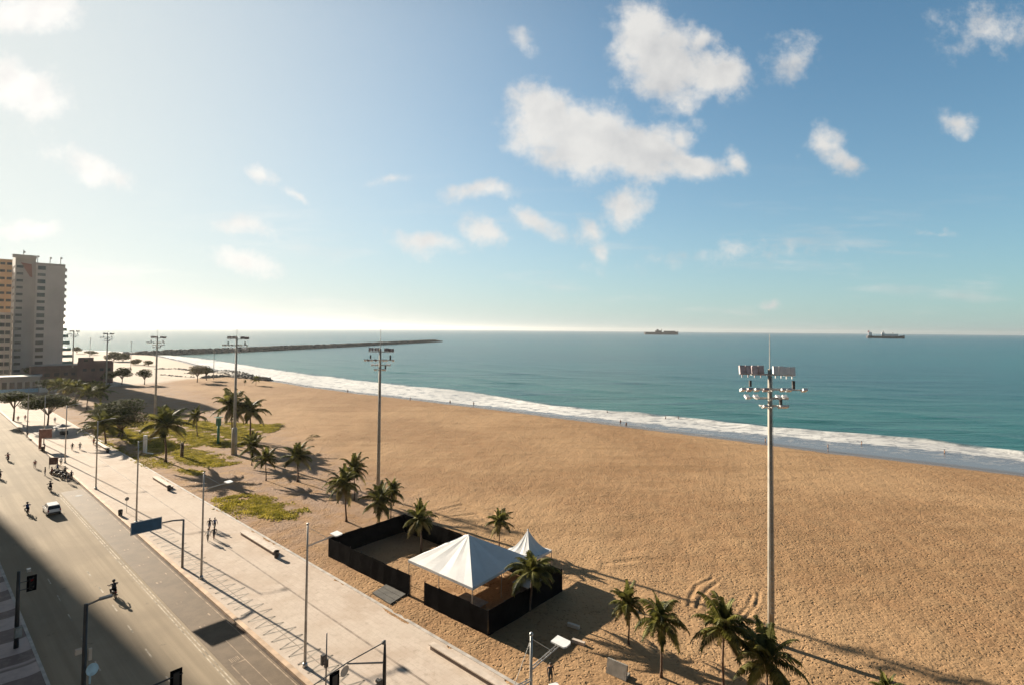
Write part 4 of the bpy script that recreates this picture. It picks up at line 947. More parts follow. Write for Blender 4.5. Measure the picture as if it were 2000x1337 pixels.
def enclosure_things():
    # plywood floor and table inside
    t = thing('plywood_floor', 'orange brown plywood floor in front of the large tent', 'floor', A_ + AX * (g1 + 3.6) + AY * 2.2, math.atan2(AX.y, AX.x))
    b = MB(); b.box((0, 0, .10), (6.5, 3.6, .12)); b.build('board', M['wood'], t)
    t = thing('trestle_table', 'trestle table standing inside the fence near the front right corner', 'table', A_ + AX * (L1 - 5.2) + AY * 3.0, math.atan2(AX.y, AX.x))
    b = MB(); b.box((0, 0, .78), (3.4, 1.8, .05)); b.build('tabletop', M['conc'], t)
    for sx in (-1.4, 1.4):
        for sy in (-.7, .7): b = MB(); b.tube([(sx, sy, -.1), (sx, sy, .76)], .03, 6); b.build('leg', M['pole'], t)
    t = thing('storage_cabin', 'dark low storage box at the back right corner of the enclosure', 'box', A_ + AX * (L1 - 2.2) + AY * (L2 - 3.4), math.atan2(AX.y, AX.x))
    b = MB(); b.box((0, 0, .8), (2.2, 2.6, 1.6)); b.build('body', M['dark'], t); b = MB(); b.box((0, 0, 1.66), (2.4, 2.8, .1)); b.build('lid', M['conc'], t)
    c = [G(727, 1160, .12), G(755, 1143, .12), G(793, 1162, .12), G(762, 1182, .12)]
    cen = sum(c, Vector()) / 4; t = thing('entrance_ramp', 'dark grey boarded ramp lying between promenade and fence gap', 'ramp', cen)
    for k in range(3):
        a0 = c[0].lerp(c[1], k / 3 + .01); a1 = c[0].lerp(c[1], (k + 1) / 3 - .01); b0 = c[3].lerp(c[2], k / 3 + .01); b1 = c[3].lerp(c[2], (k + 1) / 3 - .01)
        b = MB(); z = Vector((0, 0, .22)); vs = [v - cen for v in (a0, a1, b1, b0)]; b.add([v + Vector((0, 0, -.2)) for v in vs] + [v + z for v in vs], [(3, 2, 1, 0), (4, 5, 6, 7), (0, 1, 5, 4), (1, 2, 6, 5), (2, 3, 7, 6), (3, 0, 4, 7)]); b.build('board', M['mat'], t)
    # concrete slab sign on the sand
    p = G(1205, 1318, .08); t = thing('concrete_slab', 'leaning grey slab standing on the sand below the young palms', 'slab', p, R(-38))
    b = MB(); rm = Matrix.Rotation(R(-14), 3, 'X'); b.box((0, 0, .55), (1.9, .22, 1.2), rot=rm); b.build('slab', M['conc'], t); b = MB(); b.box((.1, .35, .1), (1.6, .7, .22)); b.build('footing', M['conc'], t)
    for i, (x, y, l) in enumerate(((1120, 1224, 'pale low block in the shade right of the fence corner'), (1130, 1256, 'second pale low block below the shaded one right of the fence'))):
        p = G(x, y, .1); t = thing('concrete_block', l, 'block', p, R(-32)); b = MB(); b.box((0, 0, .15), (1.3, .32, .32)); b.build('block', M['bench'], t)
enclosure_things()

# ------------------------------------------------------------------ totem, green column, stump, panels
def small_things():
    p = G(283, 884, .1); t = thing('white_slab', 'upright white slab on the grass with a low white kerb at its foot', 'slab', p, R(-20)); H = zat(p, 849) - .1
    b = MB(); b.box((0, 0, H / 2), (.95, .35, H)); b.build('slab', M['white'], t); b = MB(); b.box((1.5, -.1, .12), (2.6, .25, .25)); b.build('kerb', M['white'], t)
    p = G(426, 866, .1); t = thing('green_column', 'green column with a wider box shaped top on the grass', 'column', p, R(-30)); H = zat(p, 812) - .1
    b = MB(); b.tube([(0, 0, -.1), (0, 0, H * .72)], [.34, .30], 10); b.build('post', M['green'], t, True); b = MB(); b.prism([(-.45, -.45), (.45, -.45), (.45, .45), (-.45, .45)], H * .66, H * .92); b.box((0, 0, H * .96), (1.5, 1.5, .12)); b.build('top_box', M['green'], t)
    p = G(355, 892, .1); t = thing('palm_stump', 'bare dark stump with a few small shoots on the grass', 'stump', p); H = zat(p, 864) - .1
    b = MB(); b.tube([(0, 0, -.1), (.05, 0, H * .5), (0, .05, H)], [.38, .34, .33], 9); b.build('trunk', M['bark'], t, True)
    b = MB()
    for k in range(7):
        a = k * .9; b.add([(0, 0, H), (math.cos(a) * .1, math.sin(a) * .1, H + .05), (math.cos(a) * .9, math.sin(a) * .9, H + .25), (math.cos(a + .2) * .5, math.sin(a + .2) * .5, H + .4)], [(0, 1, 2, 3)])
    b.build('shoots', M['frond'], t)
    # red brown panel on a post
    p = G(80, 876, .15); t = thing('advert_panel', 'square red brown panel on a leaning post beside the kerb', 'panel', p, R(20)); H1 = zat(p, 838); H0 = zat(p, 856)
    b = MB(); b.box((-.2, 0, H1 * .5), (.5, .3, H1)); b.build('post', M['redpanel'], t); b = MB(); b.box((1.0, -.2, (H1 + H0) / 2), (2.3, .2, H1 - H0)); b.build('panel_board', M['redpanel'], t)
    # kiosk panel near the motorcycles
    p = G(96, 914, .15); t = thing('advert_panel', 'grey brown board standing beside the parked motorcycles', 'panel', p, R(15)); H1 = zat(p, 892)
    b = MB(); b.tube([(0, 0, 0), (0, 0, H1)], .06, 6); b.build('post', M['pole'], t); b = MB(); b.box((.75, 0, H1 - .95), (1.6, .12, 1.5)); b.build('panel_board', M['podium'], t)
    # grey parasol kiosk
    p = G(121, 848, .15); t = thing('parasol_stall', 'grey parasol stall on the promenade below the umbrella tree', 'parasol', p); b = MB(); b.tube([(0, 0, 0), (0, 0, 2.7)], .05, 6); b.build('pole', M['pole'], t)
    b = MB(); n = 10; vs = [(0, 0, 3.0)] + [(math.cos(2 * math.pi * k / n) * 2.1, math.sin(2 * math.pi * k / n) * 2.1, 2.25) for k in range(n)]; b.add(vs, [(0, 1 + k, 1 + (k + 1) % n) for k in range(n)]); b.build('canopy', M['roofg'], t)
    b = MB(); b.box((.5, 0, .5), (1.6, .9, 1.0)); b.build('counter', M['dark'], t)
    # round info sign, bins
    p = G(247, 1000, .15); t = thing('round_sign_post', 'small round sign on a thin post by the kerb left of the blue sign', 'sign', p, ROT); b = MB(); b.tube([(0, 0, 0), (0, 0, 2.3)], .035, 6); b.build('post', M['galv'], t); b = MB(); b.disc((-.05, 0, 2.2), .3, (1, 0, 0), .03); b.build('disc', M['pole'], t)
    for (x, y, l) in ((235, 1006, 'black litter bin beside the kerb, under the round sign'), (83, 879, 'black litter bin at the foot of the square red brown panel'), (540, 1088, 'black litter bin at the near end of the bench behind the walkers'), (330, 957, 'black litter bin at the near end of the bench below the grass'), (210, 883, 'small black litter bin at the end of the short pale bench')):
        p = G(x, y, .15); t = thing('litter_bin', l, 'litter bin', p, 0, 'black litter bins on the promenade'); b = MB(); b.tube([(0, 0, 0), (0, 0, .85)], [.27, .32], 10); b.build('body', M['dark'], t); b = MB(); b.tube([(0, 0, .86), (0, 0, .95)], [.34, .25], 10); b.build('lid', M['black'], t)
    for (x, y, w, l) in ((612, 852, 1.3, 'dark clump of dry weed on the open sand'), (603, 858, .9, 'smaller clump of weed just left of the dark one'), (545, 832, 1.4, 'low dark bush at the tip of the grass')):
        p = G(x, y, .1); r = random.Random(x); b = MB(); leaf_crown(b, [((0, 0, .25), (w, w * .8, .4)), ((w * .6, .3, .15), (w * .6, w * .5, .25))], 160, .13, r); o = b.build('weed_clump', M['leaf'], None, loc=p); tag(o, l, 'bush')
    p = G(154, 967, .004); b = MB(); b.disc((0, 0, .012), .55, (0, 0, 1), .02, 16); o = b.build('manhole_cover', M['dark'], None, loc=(p.x, p.y, 0)); tag(o, 'round dark manhole cover at the start of the cycle lane', 'manhole cover')
small_things()

# ------------------------------------------------------------------ people
def skinmesh(name, V, E, rad, root=0):
    bm = bmesh.new(); ly = bm.verts.layers.skin.verify(); vs = []
    for v, r_ in zip(V, rad):
        x = bm.verts.new(v); rr = r_ if isinstance(r_, tuple) else (r_, r_); x[ly].radius = rr; vs.append(x)
    vs[root][ly].use_root = True
    for a, b in E: bm.edges.new((vs[a], vs[b]))
    me = bpy.data.meshes.new(name + '_skeleton'); bm.to_mesh(me); bm.free()
    o = bpy.data.objects.new('tmp', me); COL.objects.link(o); m = o.modifiers.new('s', 'SKIN'); m.use_smooth_shade = True; s = o.modifiers.new('d', 'SUBSURF'); s.levels = 1; s.render_levels = 1
    dg = bpy.context.evaluated_depsgraph_get(); out = bpy.data.meshes.new_from_object(o.evaluated_get(dg)); out.name = name
    bpy.data.objects.remove(o); bpy.data.meshes.remove(me); return out
def body_mesh(pose):
    V = []; E = []; Rr = []
    def add(p, r_, par=None):
        V.append(p); Rr.append(r_)
        if par is not None: E.append((par, len(V) - 1))
        return len(V) - 1
    if pose in ('stand', 'walk'):
        st = .0 if pose == 'stand' else .26
        pel = add((0, 0, .95), (.15, .12)); ab = add((0, 0, 1.12), (.135, .10), pel); ch = add((0, 0, 1.32), (.17, .115), ab); nk = add((0, .01, 1.48), .055, ch)
        hd = add((0, .03, 1.58), (.075, .085), nk); tp = add((0, .03, 1.70), (.072, .085), hd)
        for sg in (-1, 1):
            f = st * sg; hip = add((sg * .10, 0, .90), .095, pel); kn = add((sg * .11, f * .5 + .03, .49), .06, hip); an = add((sg * .11, f - .02, .09), .04, kn); add((sg * .12, f + .16, .035), .035, an)
            sh = add((sg * .19, 0, 1.41), .06, ch); el = add((sg * .25, -f * .35 - .02, 1.13), .042, sh); wr = add((sg * .26, -f * .7 + .07, .90), .028, el); pm = add((sg * .26, -f * .7 + .10, .83), (.020, .034), wr)
            for k in range(4): a = add((sg * .262, -f * .7 + .075 + .02 * k, .785 - (.012 if k in (1, 2) else 0)), .009, pm); add((sg * .25, -f * .7 + .085 + .02 * k, .745 - (.012 if k in (1, 2) else 0)), .008, a)
            add((sg * .235, -f * .7 + .135, .80), .009, pm)
    else:   # riding: seated, hands forward on the bars
        pel = add((0, -.12, .82), (.15, .13)); ab = add((0, -.08, 1.0), (.135, .10), pel); ch = add((0, .03, 1.20), (.17, .115), ab); nk = add((0, .08, 1.35), .055, ch)
        hd = add((0, .11, 1.45), (.08, .09), nk); tp = add((0, .12, 1.57), (.078, .09), hd)
        for sg in (-1, 1):
            hip = add((sg * .11, -.06, .80), .095, pel); kn = add((sg * .20, .32, .72), .062, hip); an = add((sg * .17, .18, .33), .042, kn); add((sg * .17, .33, .28), .036, an)
            sh = add((sg * .19, .05, 1.29), .06, ch); el = add((sg * .30, .20, 1.10), .042, sh); wr = add((sg * .31, .44, 1.05), .028, el); pm = add((sg * .31, .50, 1.05), (.034, .022), wr)
            for k in range(4): a = add((sg * (.275 + .02 * k), .545, 1.06), .009, pm); add((sg * (.275 + .02 * k), .56, 1.025), .008, a)
            add((sg * .265, .50, 1.03), .009, pm)
    me = skinmesh('body_' + pose, V, E, Rr)
    return me
BODY = {k: body_mesh(k) for k in ('stand', 'walk', 'ride')}
def dressed(pose, shirt, trou, bare_arm=True, bare_leg=False, helmet=False, key=None):
    k = 'person_' + pose + shirt + trou + str(bare_leg)
    if k in bpy.data.meshes: return bpy.data.meshes[k]
    me = BODY[pose].copy(); me.name = k; me.materials.clear()
    for m in ('skin', shirt, trou, 'dark'): me.materials.append(M[m])
    for p in me.polygons:
        c = p.center
        if pose != 'ride':
            arm = abs(c.x) > .215 and c.z < 1.38; z = c.z
            mi = 0
            if arm: mi = 1 if z > 1.17 else 0
            elif z > 1.44: mi = 0
            elif z > .97: mi = 1
            elif z > (.5 if bare_leg else .10): mi = 2
            elif z < .10: mi = 3
        else:
            arm = abs(c.x) > .2 and c.z > .95; mi = 0
            if arm: mi = 1 if c.z > 1.16 else 0
            elif c.z > 1.33: mi = 0
            elif c.z > .90: mi = 1
            elif c.z > .34: mi = 2
            else: mi = 3
        p.material_index = mi
        p.use_smooth = True
    return me
def hair_mesh(pose, kind):
    z = 1.66 if pose != 'ride' else 1.53; y = .03 if pose != 'ride' else .12
    b = MB()
    if kind == 'hair': b.ball((0, y - .012, z + .02), .108, 10, 7, 0, (.88, 1.0, .95))
    else: b.ball((0, y, z - .0), .135, 10, 7, 0, (.95, 1.05, 1.05)); b.box((0, y + .11, z - .02), (.17, .05, .07), mi=1)
    return b.mesh('hair_' + kind + pose, [M['hair'] if kind == 'hair' else M['helmet'], M['glass']])
HM = {}
def person(loc, rz, label, shirt='shirtk', trou='shortsk', pose='stand', sc=1.0, group=None, hair='hair', leg=False):
    t = thing('person', label, 'person', loc, rz, group); t.scale = (sc * 1.18, sc * 1.18, sc)
    o = bpy.data.objects.new('body', dressed(pose, shirt, trou, bare_leg=leg)); COL.objects.link(o); o.parent = t
    k = (pose, hair)
    if k not in HM: HM[k] = hair_mesh(pose, hair)
    h = bpy.data.objects.new('hair' if hair == 'hair' else 'helmet', HM[k]); COL.objects.link(h); h.parent = t
    return t
PP = [ # px, py(feet), label, shirt, trousers, facing rel. to avenue deg, z
 (409, 1034, 'person in a dark top walking on the left in the pair nearer the sea', 'shirtk', 'shortsb', 180), (419, 1033, 'person in dark clothes walking on the right in the pair nearer the sea', 'shirtb', 'shortsk', 180),
 (418, 1052, 'person in black walking on the right in the pair nearer the road', 'shirtk', 'shortsk', 0), (406, 1056, 'person in a pale top walking at the left of the pair nearer the road', 'shirtw', 'shortsg', 0),
 (141, 878, 'left one of two dark clothed people strolling in mid promenade', 'shirtk', 'shortsk', 0), (156, 877, 'right one of two dark clothed people strolling in mid promenade', 'shirtk', 'shortsb', 0),
 (53, 854, 'lone person in black walking by the kerb near the left edge', 'shirtk', 'shortsk', 180), (87, 880, 'person in black standing beside the post of the square panel', 'shirtk', 'shortsk', 90),
 (107, 825, 'small figure in grey behind the umbrella tree trunk', 'shirtb', 'shortsg', 0), (35, 822, 'person in mauve shade under the leaning tree, the left one', 'shirtr', 'shortsk', 0), (49, 820, 'person in the shade under the leaning tree, the right one', 'shirtr', 'shortsb', 0),
 (119, 908, 'person with dark hair standing behind the parked motorcycles', 'shirtw', 'shortsk', 200), (183, 868, 'person in maroon sitting near the short pale bench, standing behind it', 'shirtr', 'shortsk', 120), (188, 875, 'person in black in front of the short pale bench', 'shirtk', 'shortsk', 90),
 (101, 928, 'person in a maroon top standing left of the parked motorcycles', 'shirtr', 'shortsk', 60), (112, 921, 'person in navy bending over the second parked motorcycle from the left', 'shirtb', 'shortsk', 150), (127, 926, 'person in black among the right hand parked motorcycles', 'shirtk', 'shortsk', 30), (133, 941, 'person in black in front of the rightmost parked motorcycle', 'shirtk', 'shortsb', 0),
 (139, 935, 'person in black at the right end of the parked motorcycles', 'shirtk', 'shortsk', 180), (88, 928, 'person in black at the road side of the parked motorcycles', 'shirtk', 'shortsb', 90), (68, 913, 'person in brown standing on the road near the kerb', 'shirtr', 'shortsg', 0),
]
for i, (x, y, lab, sh, tr, a) in enumerate(PP):
    z = .0 if 'on the road' in lab or 'road side' in lab else .15
    person(G(x, y, z), ROT - math.pi / 2 + R(a), lab, sh, tr, 'walk' if 'walk' in lab or 'stroll' in lab else 'stand', leg=(i % 2 == 0))
# the figure by the bottom edge, right of the double lamp
person(G(1075, 1334, .1), R(200), 'person in black standing at the bottom edge right of the white headed lamp', 'shirtk', 'shortsk', 'stand', 1.0)
def cooler():
    p = G(1082, 1350, .1); t = thing('cooler_box', 'teal cooler box with a white lid at the feet of the person in black', 'cooler box', p, R(20))
    b = MB(); b.box((0, 0, .25), (.75, .5, .5)); b.build('body', M['green'], t); b = MB(); b.box((.0, 0, .53), (.78, .53, .07)); b.build('lid', M['white'], t); b = MB(); b.tube([(-.3, .28, .4), (0, .34, .42), (.3, .28, .4)], .02, 6); b.build('handle', M['pole'], t)
cooler()
BP = [(679, 767), (742, 772), (801, 783), (879, 789), (1212, 829), (1223, 834), (1495, 867), (1617, 880), (925, 792)]
BL = ['bather sitting low where the surf ends farthest left', 'pale standing bather left of the second mast at the surf', 'bather in dark shorts at the waterline right of the second mast', 'dark bather at the waterline right of the pair beside the second mast',
      'bather standing in the shallow water before the breakers', 'bather in dark shorts just right of the one in the shallows', 'dark bather at the water edge touching the nearest mast in view', 'lone bather on the wet sand right of the nearest mast', 'bather walking along the waterline left of the dark breaker']
for (x, y), l in zip(BP, BL):
    p = G(x, y, -.35); person(p, R(rnd.uniform(0, 360)), l, 'skin', 'shortsk' if x % 2 else 'shortsb', 'stand', 1.0, 'bathers along the waterline', leg=True)
SW = [(1186, 806, 'swimmer waist deep at the left end of the white breakers'), (1325, 818, 'swimmer in the middle of the white breakers'), (1300, 817, 'swimmer left of the middle one in the breakers'), (1683, 868, 'swimmer in the foam right of the nearest mast'), (1845, 885, 'swimmer in the foam at the right')]
for x, y, l in SW: p = G(x, y, -.4); person((p.x, p.y, -1.1), 1.0, l, 'skin', 'shortsk', 'stand', 1.0, 'swimmers in the surf', leg=True)

# ------------------------------------------------------------------ motorcycles and the car
def motorcycle_proto():
    t = bpy.data.objects.new('motorcycle', None); COL.objects.link(t); t.empty_display_size = .3      # +Y forward
    for y in (-.62, .66):
        b = MB(); n = 20; vs = []; fs = []
        for i in range(n):
            a = 2 * math.pi * i / n
            for j in range(6): q = 2 * math.pi * j / 6; rr = .26 + .055 * math.cos(q); vs.append((.055 * math.sin(q), y + rr * math.cos(a), .31 + rr * math.sin(a)))
        for i in range(n):
            for j in range(6): fs.append((i * 6 + j, i * 6 + (j + 1) % 6, ((i + 1) % n) * 6 + (j + 1) % 6, ((i + 1) % n) * 6 + j))
        b.add(vs, fs); w = b.build('wheel', M['tyre'], t, True)
        b = MB(); b.disc((0, y, .31), .2, (1, 0, 0), .05, 14); b.build('rim', M['rim'], w)
    b = MB(); b.tube([(0, -.62, .34), (0, -.2, .45), (0, .3, .62), (0, .42, .85)], [.05, .09, .08, .05], 8); b.tube([(-.07, .66, .31), (-.07, .45, .90)], .03, 6); b.tube([(.07, .66, .31), (.07, .45, .90)], .03, 6); b.box((0, .0, .42), (.28, .36, .30)); b.tube([(.14, -.1, .30), (.15, -.75, .36)], [.04, .05], 7); b.build('frame', M['dark'], t)
    b = MB(); b.ball((0, .22, .80), .2, 10, 6, 0, (.8, 1.35, .75)); b.box((0, -.68, .68), (.18, .4, .08)); b.box((0, .66, .66), (.14, .35, .03)); b.build('tank', M['bike'], t, True)
    b = MB(); b.box((0, -.3, .80), (.26, .72, .09)); b.build('seat', M['black'], t)
    b = MB(); b.tube([(-.36, .36, 1.02), (-.1, .44, .98), (.1, .44, .98), (.36, .36, 1.02)], .018, 6); b.box((-.4, .42, 1.12), (.1, .02, .07)); b.box((.4, .42, 1.12), (.1, .02, .07)); b.build('handlebar', M['dark'], t)
    b = MB(); b.ball((0, .56, .90), .09, 8, 6); b.build('headlight', M['lens'], t); b = MB(); b.box((0, -.9, .72), (.12, .04, .07)); b.build('tail_light', M['redlens'], t)
    CH[t.name] = [o for o in bpy.data.objects if o.parent == t]
    for c in CH[t.name]: CH[c.name] = [o for o in bpy.data.objects if o.parent == c]
    return t
MC = motorcycle_proto()
mcl = [((222, 1164), 0.0, 'motorcycle ridden along the sunlit lane left of the dark sign shadow', True), ((53, 1002), 0.0, 'motorcycle ridden beside the white car', True), ((98, 958), 0, 'motorcycle ridden just behind the parked group', True), ((15, 899), 0, 'motorcycle far up the road near the left edge', True), ((-1, 934), 0, 'motorcycle at the very left edge, half out of view', True),
       ((108, 925), .9, 'parked motorcycle, leftmost of the dark cluster beside the kerb', False), ((116, 927), 1.1, 'parked motorcycle, second of the dark cluster beside the kerb', False), ((123, 930), .8, 'parked motorcycle, third of the dark cluster beside the kerb', False), ((130, 935), 1.0, 'parked motorcycle, rightmost of the dark cluster beside the kerb', False)]
for i, ((x, y), a, lab, rider) in enumerate(mcl):
    o = MC if i == 0 else copy_tree(MC); z = 0.0
    p = G(x, y, z); o.location = p; o.rotation_euler = (0, 0, ROT - math.pi / 2 + a); tag(o, lab, 'motorcycle', 'motorcycles on the avenue'); o.scale = (1.12,) * 3
    if rider: person(p, ROT - math.pi / 2 + a, 'helmeted rider on the ' + lab, ('shirtk', 'shirtb', 'shirtk', 'shirtr', 'shirtk')[i], 'shortsk', 'ride', 1.12, None, 'helmet')
def car():
    p = G(101, 1000, 0.0); t = thing('car', 'white estate car driving away on the sunlit road', 'car', p, ROT - math.pi / 2); # +Y forward
    W_ = 1.78; prof = [(-2.1, .35), (-2.15, .62), (-2.1, .98), (-1.85, 1.02)]
    b = MB()
    secs = [(-2.12, .42, .80, .80), (-2.08, .34, 1.02, .86), (-1.3, .30, 1.06, .89), (-.6, .30, 1.04, .89), (.8, .30, 1.02, .89), (1.2, .30, .98, .88), (1.9, .32, .86, .84), (2.1, .40, .66, .74)]
    vs = []; fs = []
    for (y, z0, z1, hw) in secs: vs += [(-hw, y, z0), (-hw - .02, y, (z0 + z1) / 2), (-hw + .05, y, z1), (hw - .05, y, z1), (hw + .02, y, (z0 + z1) / 2), (hw, y, z0)]
    for i in range(len(secs) - 1):
        for j in range(6): a = i * 6 + j; c = i * 6 + (j + 1) % 6; fs.append((a, c, c + 6, a + 6))
    fs.append((5, 4, 3, 2, 1, 0)); k = (len(secs) - 1) * 6; fs.append(tuple(k + j for j in range(6)))
    b.add(vs, fs); b.build('body', M['carw'], t, False)
    # greenhouse as dark glass with a white roof
    g = MB(); lo = [(-.80, -2.0, 1.03), (.80, -2.0, 1.03), (.80, 1.15, 1.0), (-.80, 1.15, 1.0)]; hi = [(-.66, -1.72, 1.50), (.66, -1.72, 1.50), (.64, .35, 1.52), (-.64, .35, 1.52)]
    g.add(lo + hi, [(0, 1, 5, 4), (1, 2, 6, 5), (2, 3, 7, 6), (3, 0, 4, 7)]); g.build('window', M['glass'], t)
    b = MB(); r_ = [(-.69, -1.80, 1.50), (.69, -1.80, 1.50), (.66, .40, 1.52), (-.66, .40, 1.52)]; b.add(r_ + [(x * .93, y * .97, z + .09) for x, y, z in r_], [(3, 2, 1, 0), (4, 5, 6, 7), (0, 1, 5, 4), (1, 2, 6, 5), (2, 3, 7, 6), (3, 0, 4, 7)])
    for sx in (-1, 1):
        for (y0, y1) in ((-1.95, -1.70), (-.6, -.58), (1.1, .35)): b.tube([(sx * .80, y0, 1.02), (sx * .67, y1, 1.51)], .035, 5)
    b.build('roof', M['carw'], t)
    for sx in (-1, 1):
        for y in (-1.35, 1.35):
            b = MB(); b.disc((sx * .82, y, .32), .33, (1, 0, 0), .2, 18); w = b.build('wheel', M['tyre'], t); b = MB(); b.disc((sx * .925, y, .32), .21, (1, 0, 0), .02, 14); b.build('rim', M['rim'], w)
        b = MB(); b.box((sx * .74, -2.10, .86), (.16, .10, .30)); b.build('tail_light', M['redlens'], t); b = MB(); b.box((sx * .62, 2.06, .68), (.28, .12, .12)); b.build('headlight', M['lens'], t); b = MB(); b.box((sx * .98, .95, 1.05), (.16, .1, .12)); b.build('mirror', M['carw'], t)
    b = MB(); b.box((0, -2.14, .48), (1.55, .12, .2)); b.build('bumper', M['dark'], t); b = MB(); b.box((0, -2.13, .78), (.5, .03, .13)); b.build('number_plate', M['lampw'], t)
car()

# ------------------------------------------------------------------ buildings
def bld(name, label, p, rz, w, d, h, m, floors=0, cols=(), parapet=.6, winm='glass', winw=1.6, winh=1.3, side_cols=()):
    """local frame: front face looks to -Y, x in [0,w], y in [0,d]"""
    t = thing(name, label, 'building', p, rz); b = MB(); b.box((w / 2, d / 2, h / 2 - .5), (w, d, h + 1)); b.build('wall', M[m], t)
    b = MB(); b.box((w / 2, .15, h + parapet / 2), (w, .3, parapet)); b.box((w / 2, d - .15, h + parapet / 2), (w, .3, parapet)); b.box((.15, d / 2, h + parapet / 2), (.3, d - .6, parapet)); b.box((w - .15, d / 2, h + parapet / 2), (.3, d - .6, parapet)); b.build('parapet', M[m], t)
    if floors:
        fh = (h - 3) / floors
        for i in range(floors):
            z = 3 + fh * (i + .55)
            for x in cols:
                b = MB(); b.box((x, -.005, z), (winw, .12, winh)); o = b.build('window', M[winm], t)
            for y in side_cols:
                b = MB(); b.box((.005, y, z), (.12, winw, winh)); b.build('window', M[winm], t)
    return t
def tower():
    # base where the photograph's tower stands, hidden foot at about y=742
    pl = G(22, 742, 0); rz = R(46); w = 10.0
    while proj(pl + Vector((math.cos(rz), math.sin(rz), 0)) * w)[0] < 120: w += .1
    H = zat(pl, 503); t = thing('hotel_tower', 'tall grey and cream hotel tower with stepped balconies at the left', 'building', pl, rz)
    d = 20.0; wc = w * .40
    b = MB(); b.box((wc / 2, d / 2, H / 2 - .5), (wc, d, H + 1)); b.build('wall', M['towerw'], t)
    b = MB(); b.box((wc + (w - wc) / 2, d / 2 - .6, (H - 3) / 2 - .5), (w - wc, d, H - 3 + 1)); b.build('gable_wall', M['towerl'], t)
    b = MB(); b.box((wc / 2 - .6, -.4, H + .9), (wc + 1.6, 1.2, 1.8)); b.box((wc / 2, d / 2, H + .4), (wc, d, .8)); b.box((wc + (w - wc) / 2, -.2, H - 2.6), (w - wc, 1.0, 1.2)); b.build('parapet', M['towerw'], t)
    b = MB(); b.prism([(2.2, H - 2.5), (wc - 1.8, H - 3.2), (wc - 1.4, H - 10.5), (wc - 2.5, H - 10)], 0, .12, tf=Matrix.Rotation(R(90), 4, 'X')); b.build('red_band', M['towerr'], t)
    fl = 16; fh = (H - 6) / fl
    for i in range(fl):
        z = 5 + fh * i
        b = MB(); b.box((2.0, -.06, z), (2.7, .14, 1.35)); b.build('window', M['glass'], t)
        b = MB(); b.box((wc + 2.5, -.66, z), (3.4, .14, 2.2 if i % 4 != 2 else 1.5)); b.build('window', M['glass'], t)
        b = MB(); b.box((-.05, 5, z), (.14, 2.4, 1.4)); b.build('window', M['glass'], t)
        b = MB(); b.box((-.05, 13, z), (.14, 2.4, 1.4)); b.build('window', M['glass'], t)
        # balconies on the sea side, wider in the lower floors
        dep = 1.0 if i > 6 else 1.8 + (6 - i) * .7
        b = MB(); b.box((w + dep / 2, d / 2 - 1, z - .9), (dep, d - 3, .25)); b.build('balcony_slab', M['towerw'], t)
        b = MB(); b.box((w + dep - .1, d / 2 - 1, z - .2), (.1, d - 3, 1.0)); b.box((w + dep / 2, .6, z - .1), (dep - .2, .1, 1.5)); b.build('balustrade', M['glassg'] if i < 7 else M['towerw'], t)
    for x, hh in ((3.5, 5), (wc + 1, 2.5), (w * .70, 2), (w * .92, 2.5)):
        b = MB(); b.tube([(x, 4, H - 3), (x, 4, H + hh)], .18, 6); b.box((x + .3, 4, H + hh * .75), (.9, .3, .9)); b.build('antenna', M['pole'], t)
    # podium
    p = G(62, 747, 0); q = thing('podium_building', 'low dark reddish building around the foot of the tower', 'building', p, rz); hh = zat(p, 715)
    b = MB(); b.box((12, 4, hh / 2), (25, 9, hh)); b.build('wall', M['podium'], q); b = MB(); b.box((12, 4, hh + .2), (25.6, 9.6, .5)); b.build('roof', M['roofg'], q)
    for k in range(6): b = MB(); b.box((2 + k * 4, -.56, hh * .45), (2.2, .12, 1.8)); b.build('window', M['glass'], q)
tower()
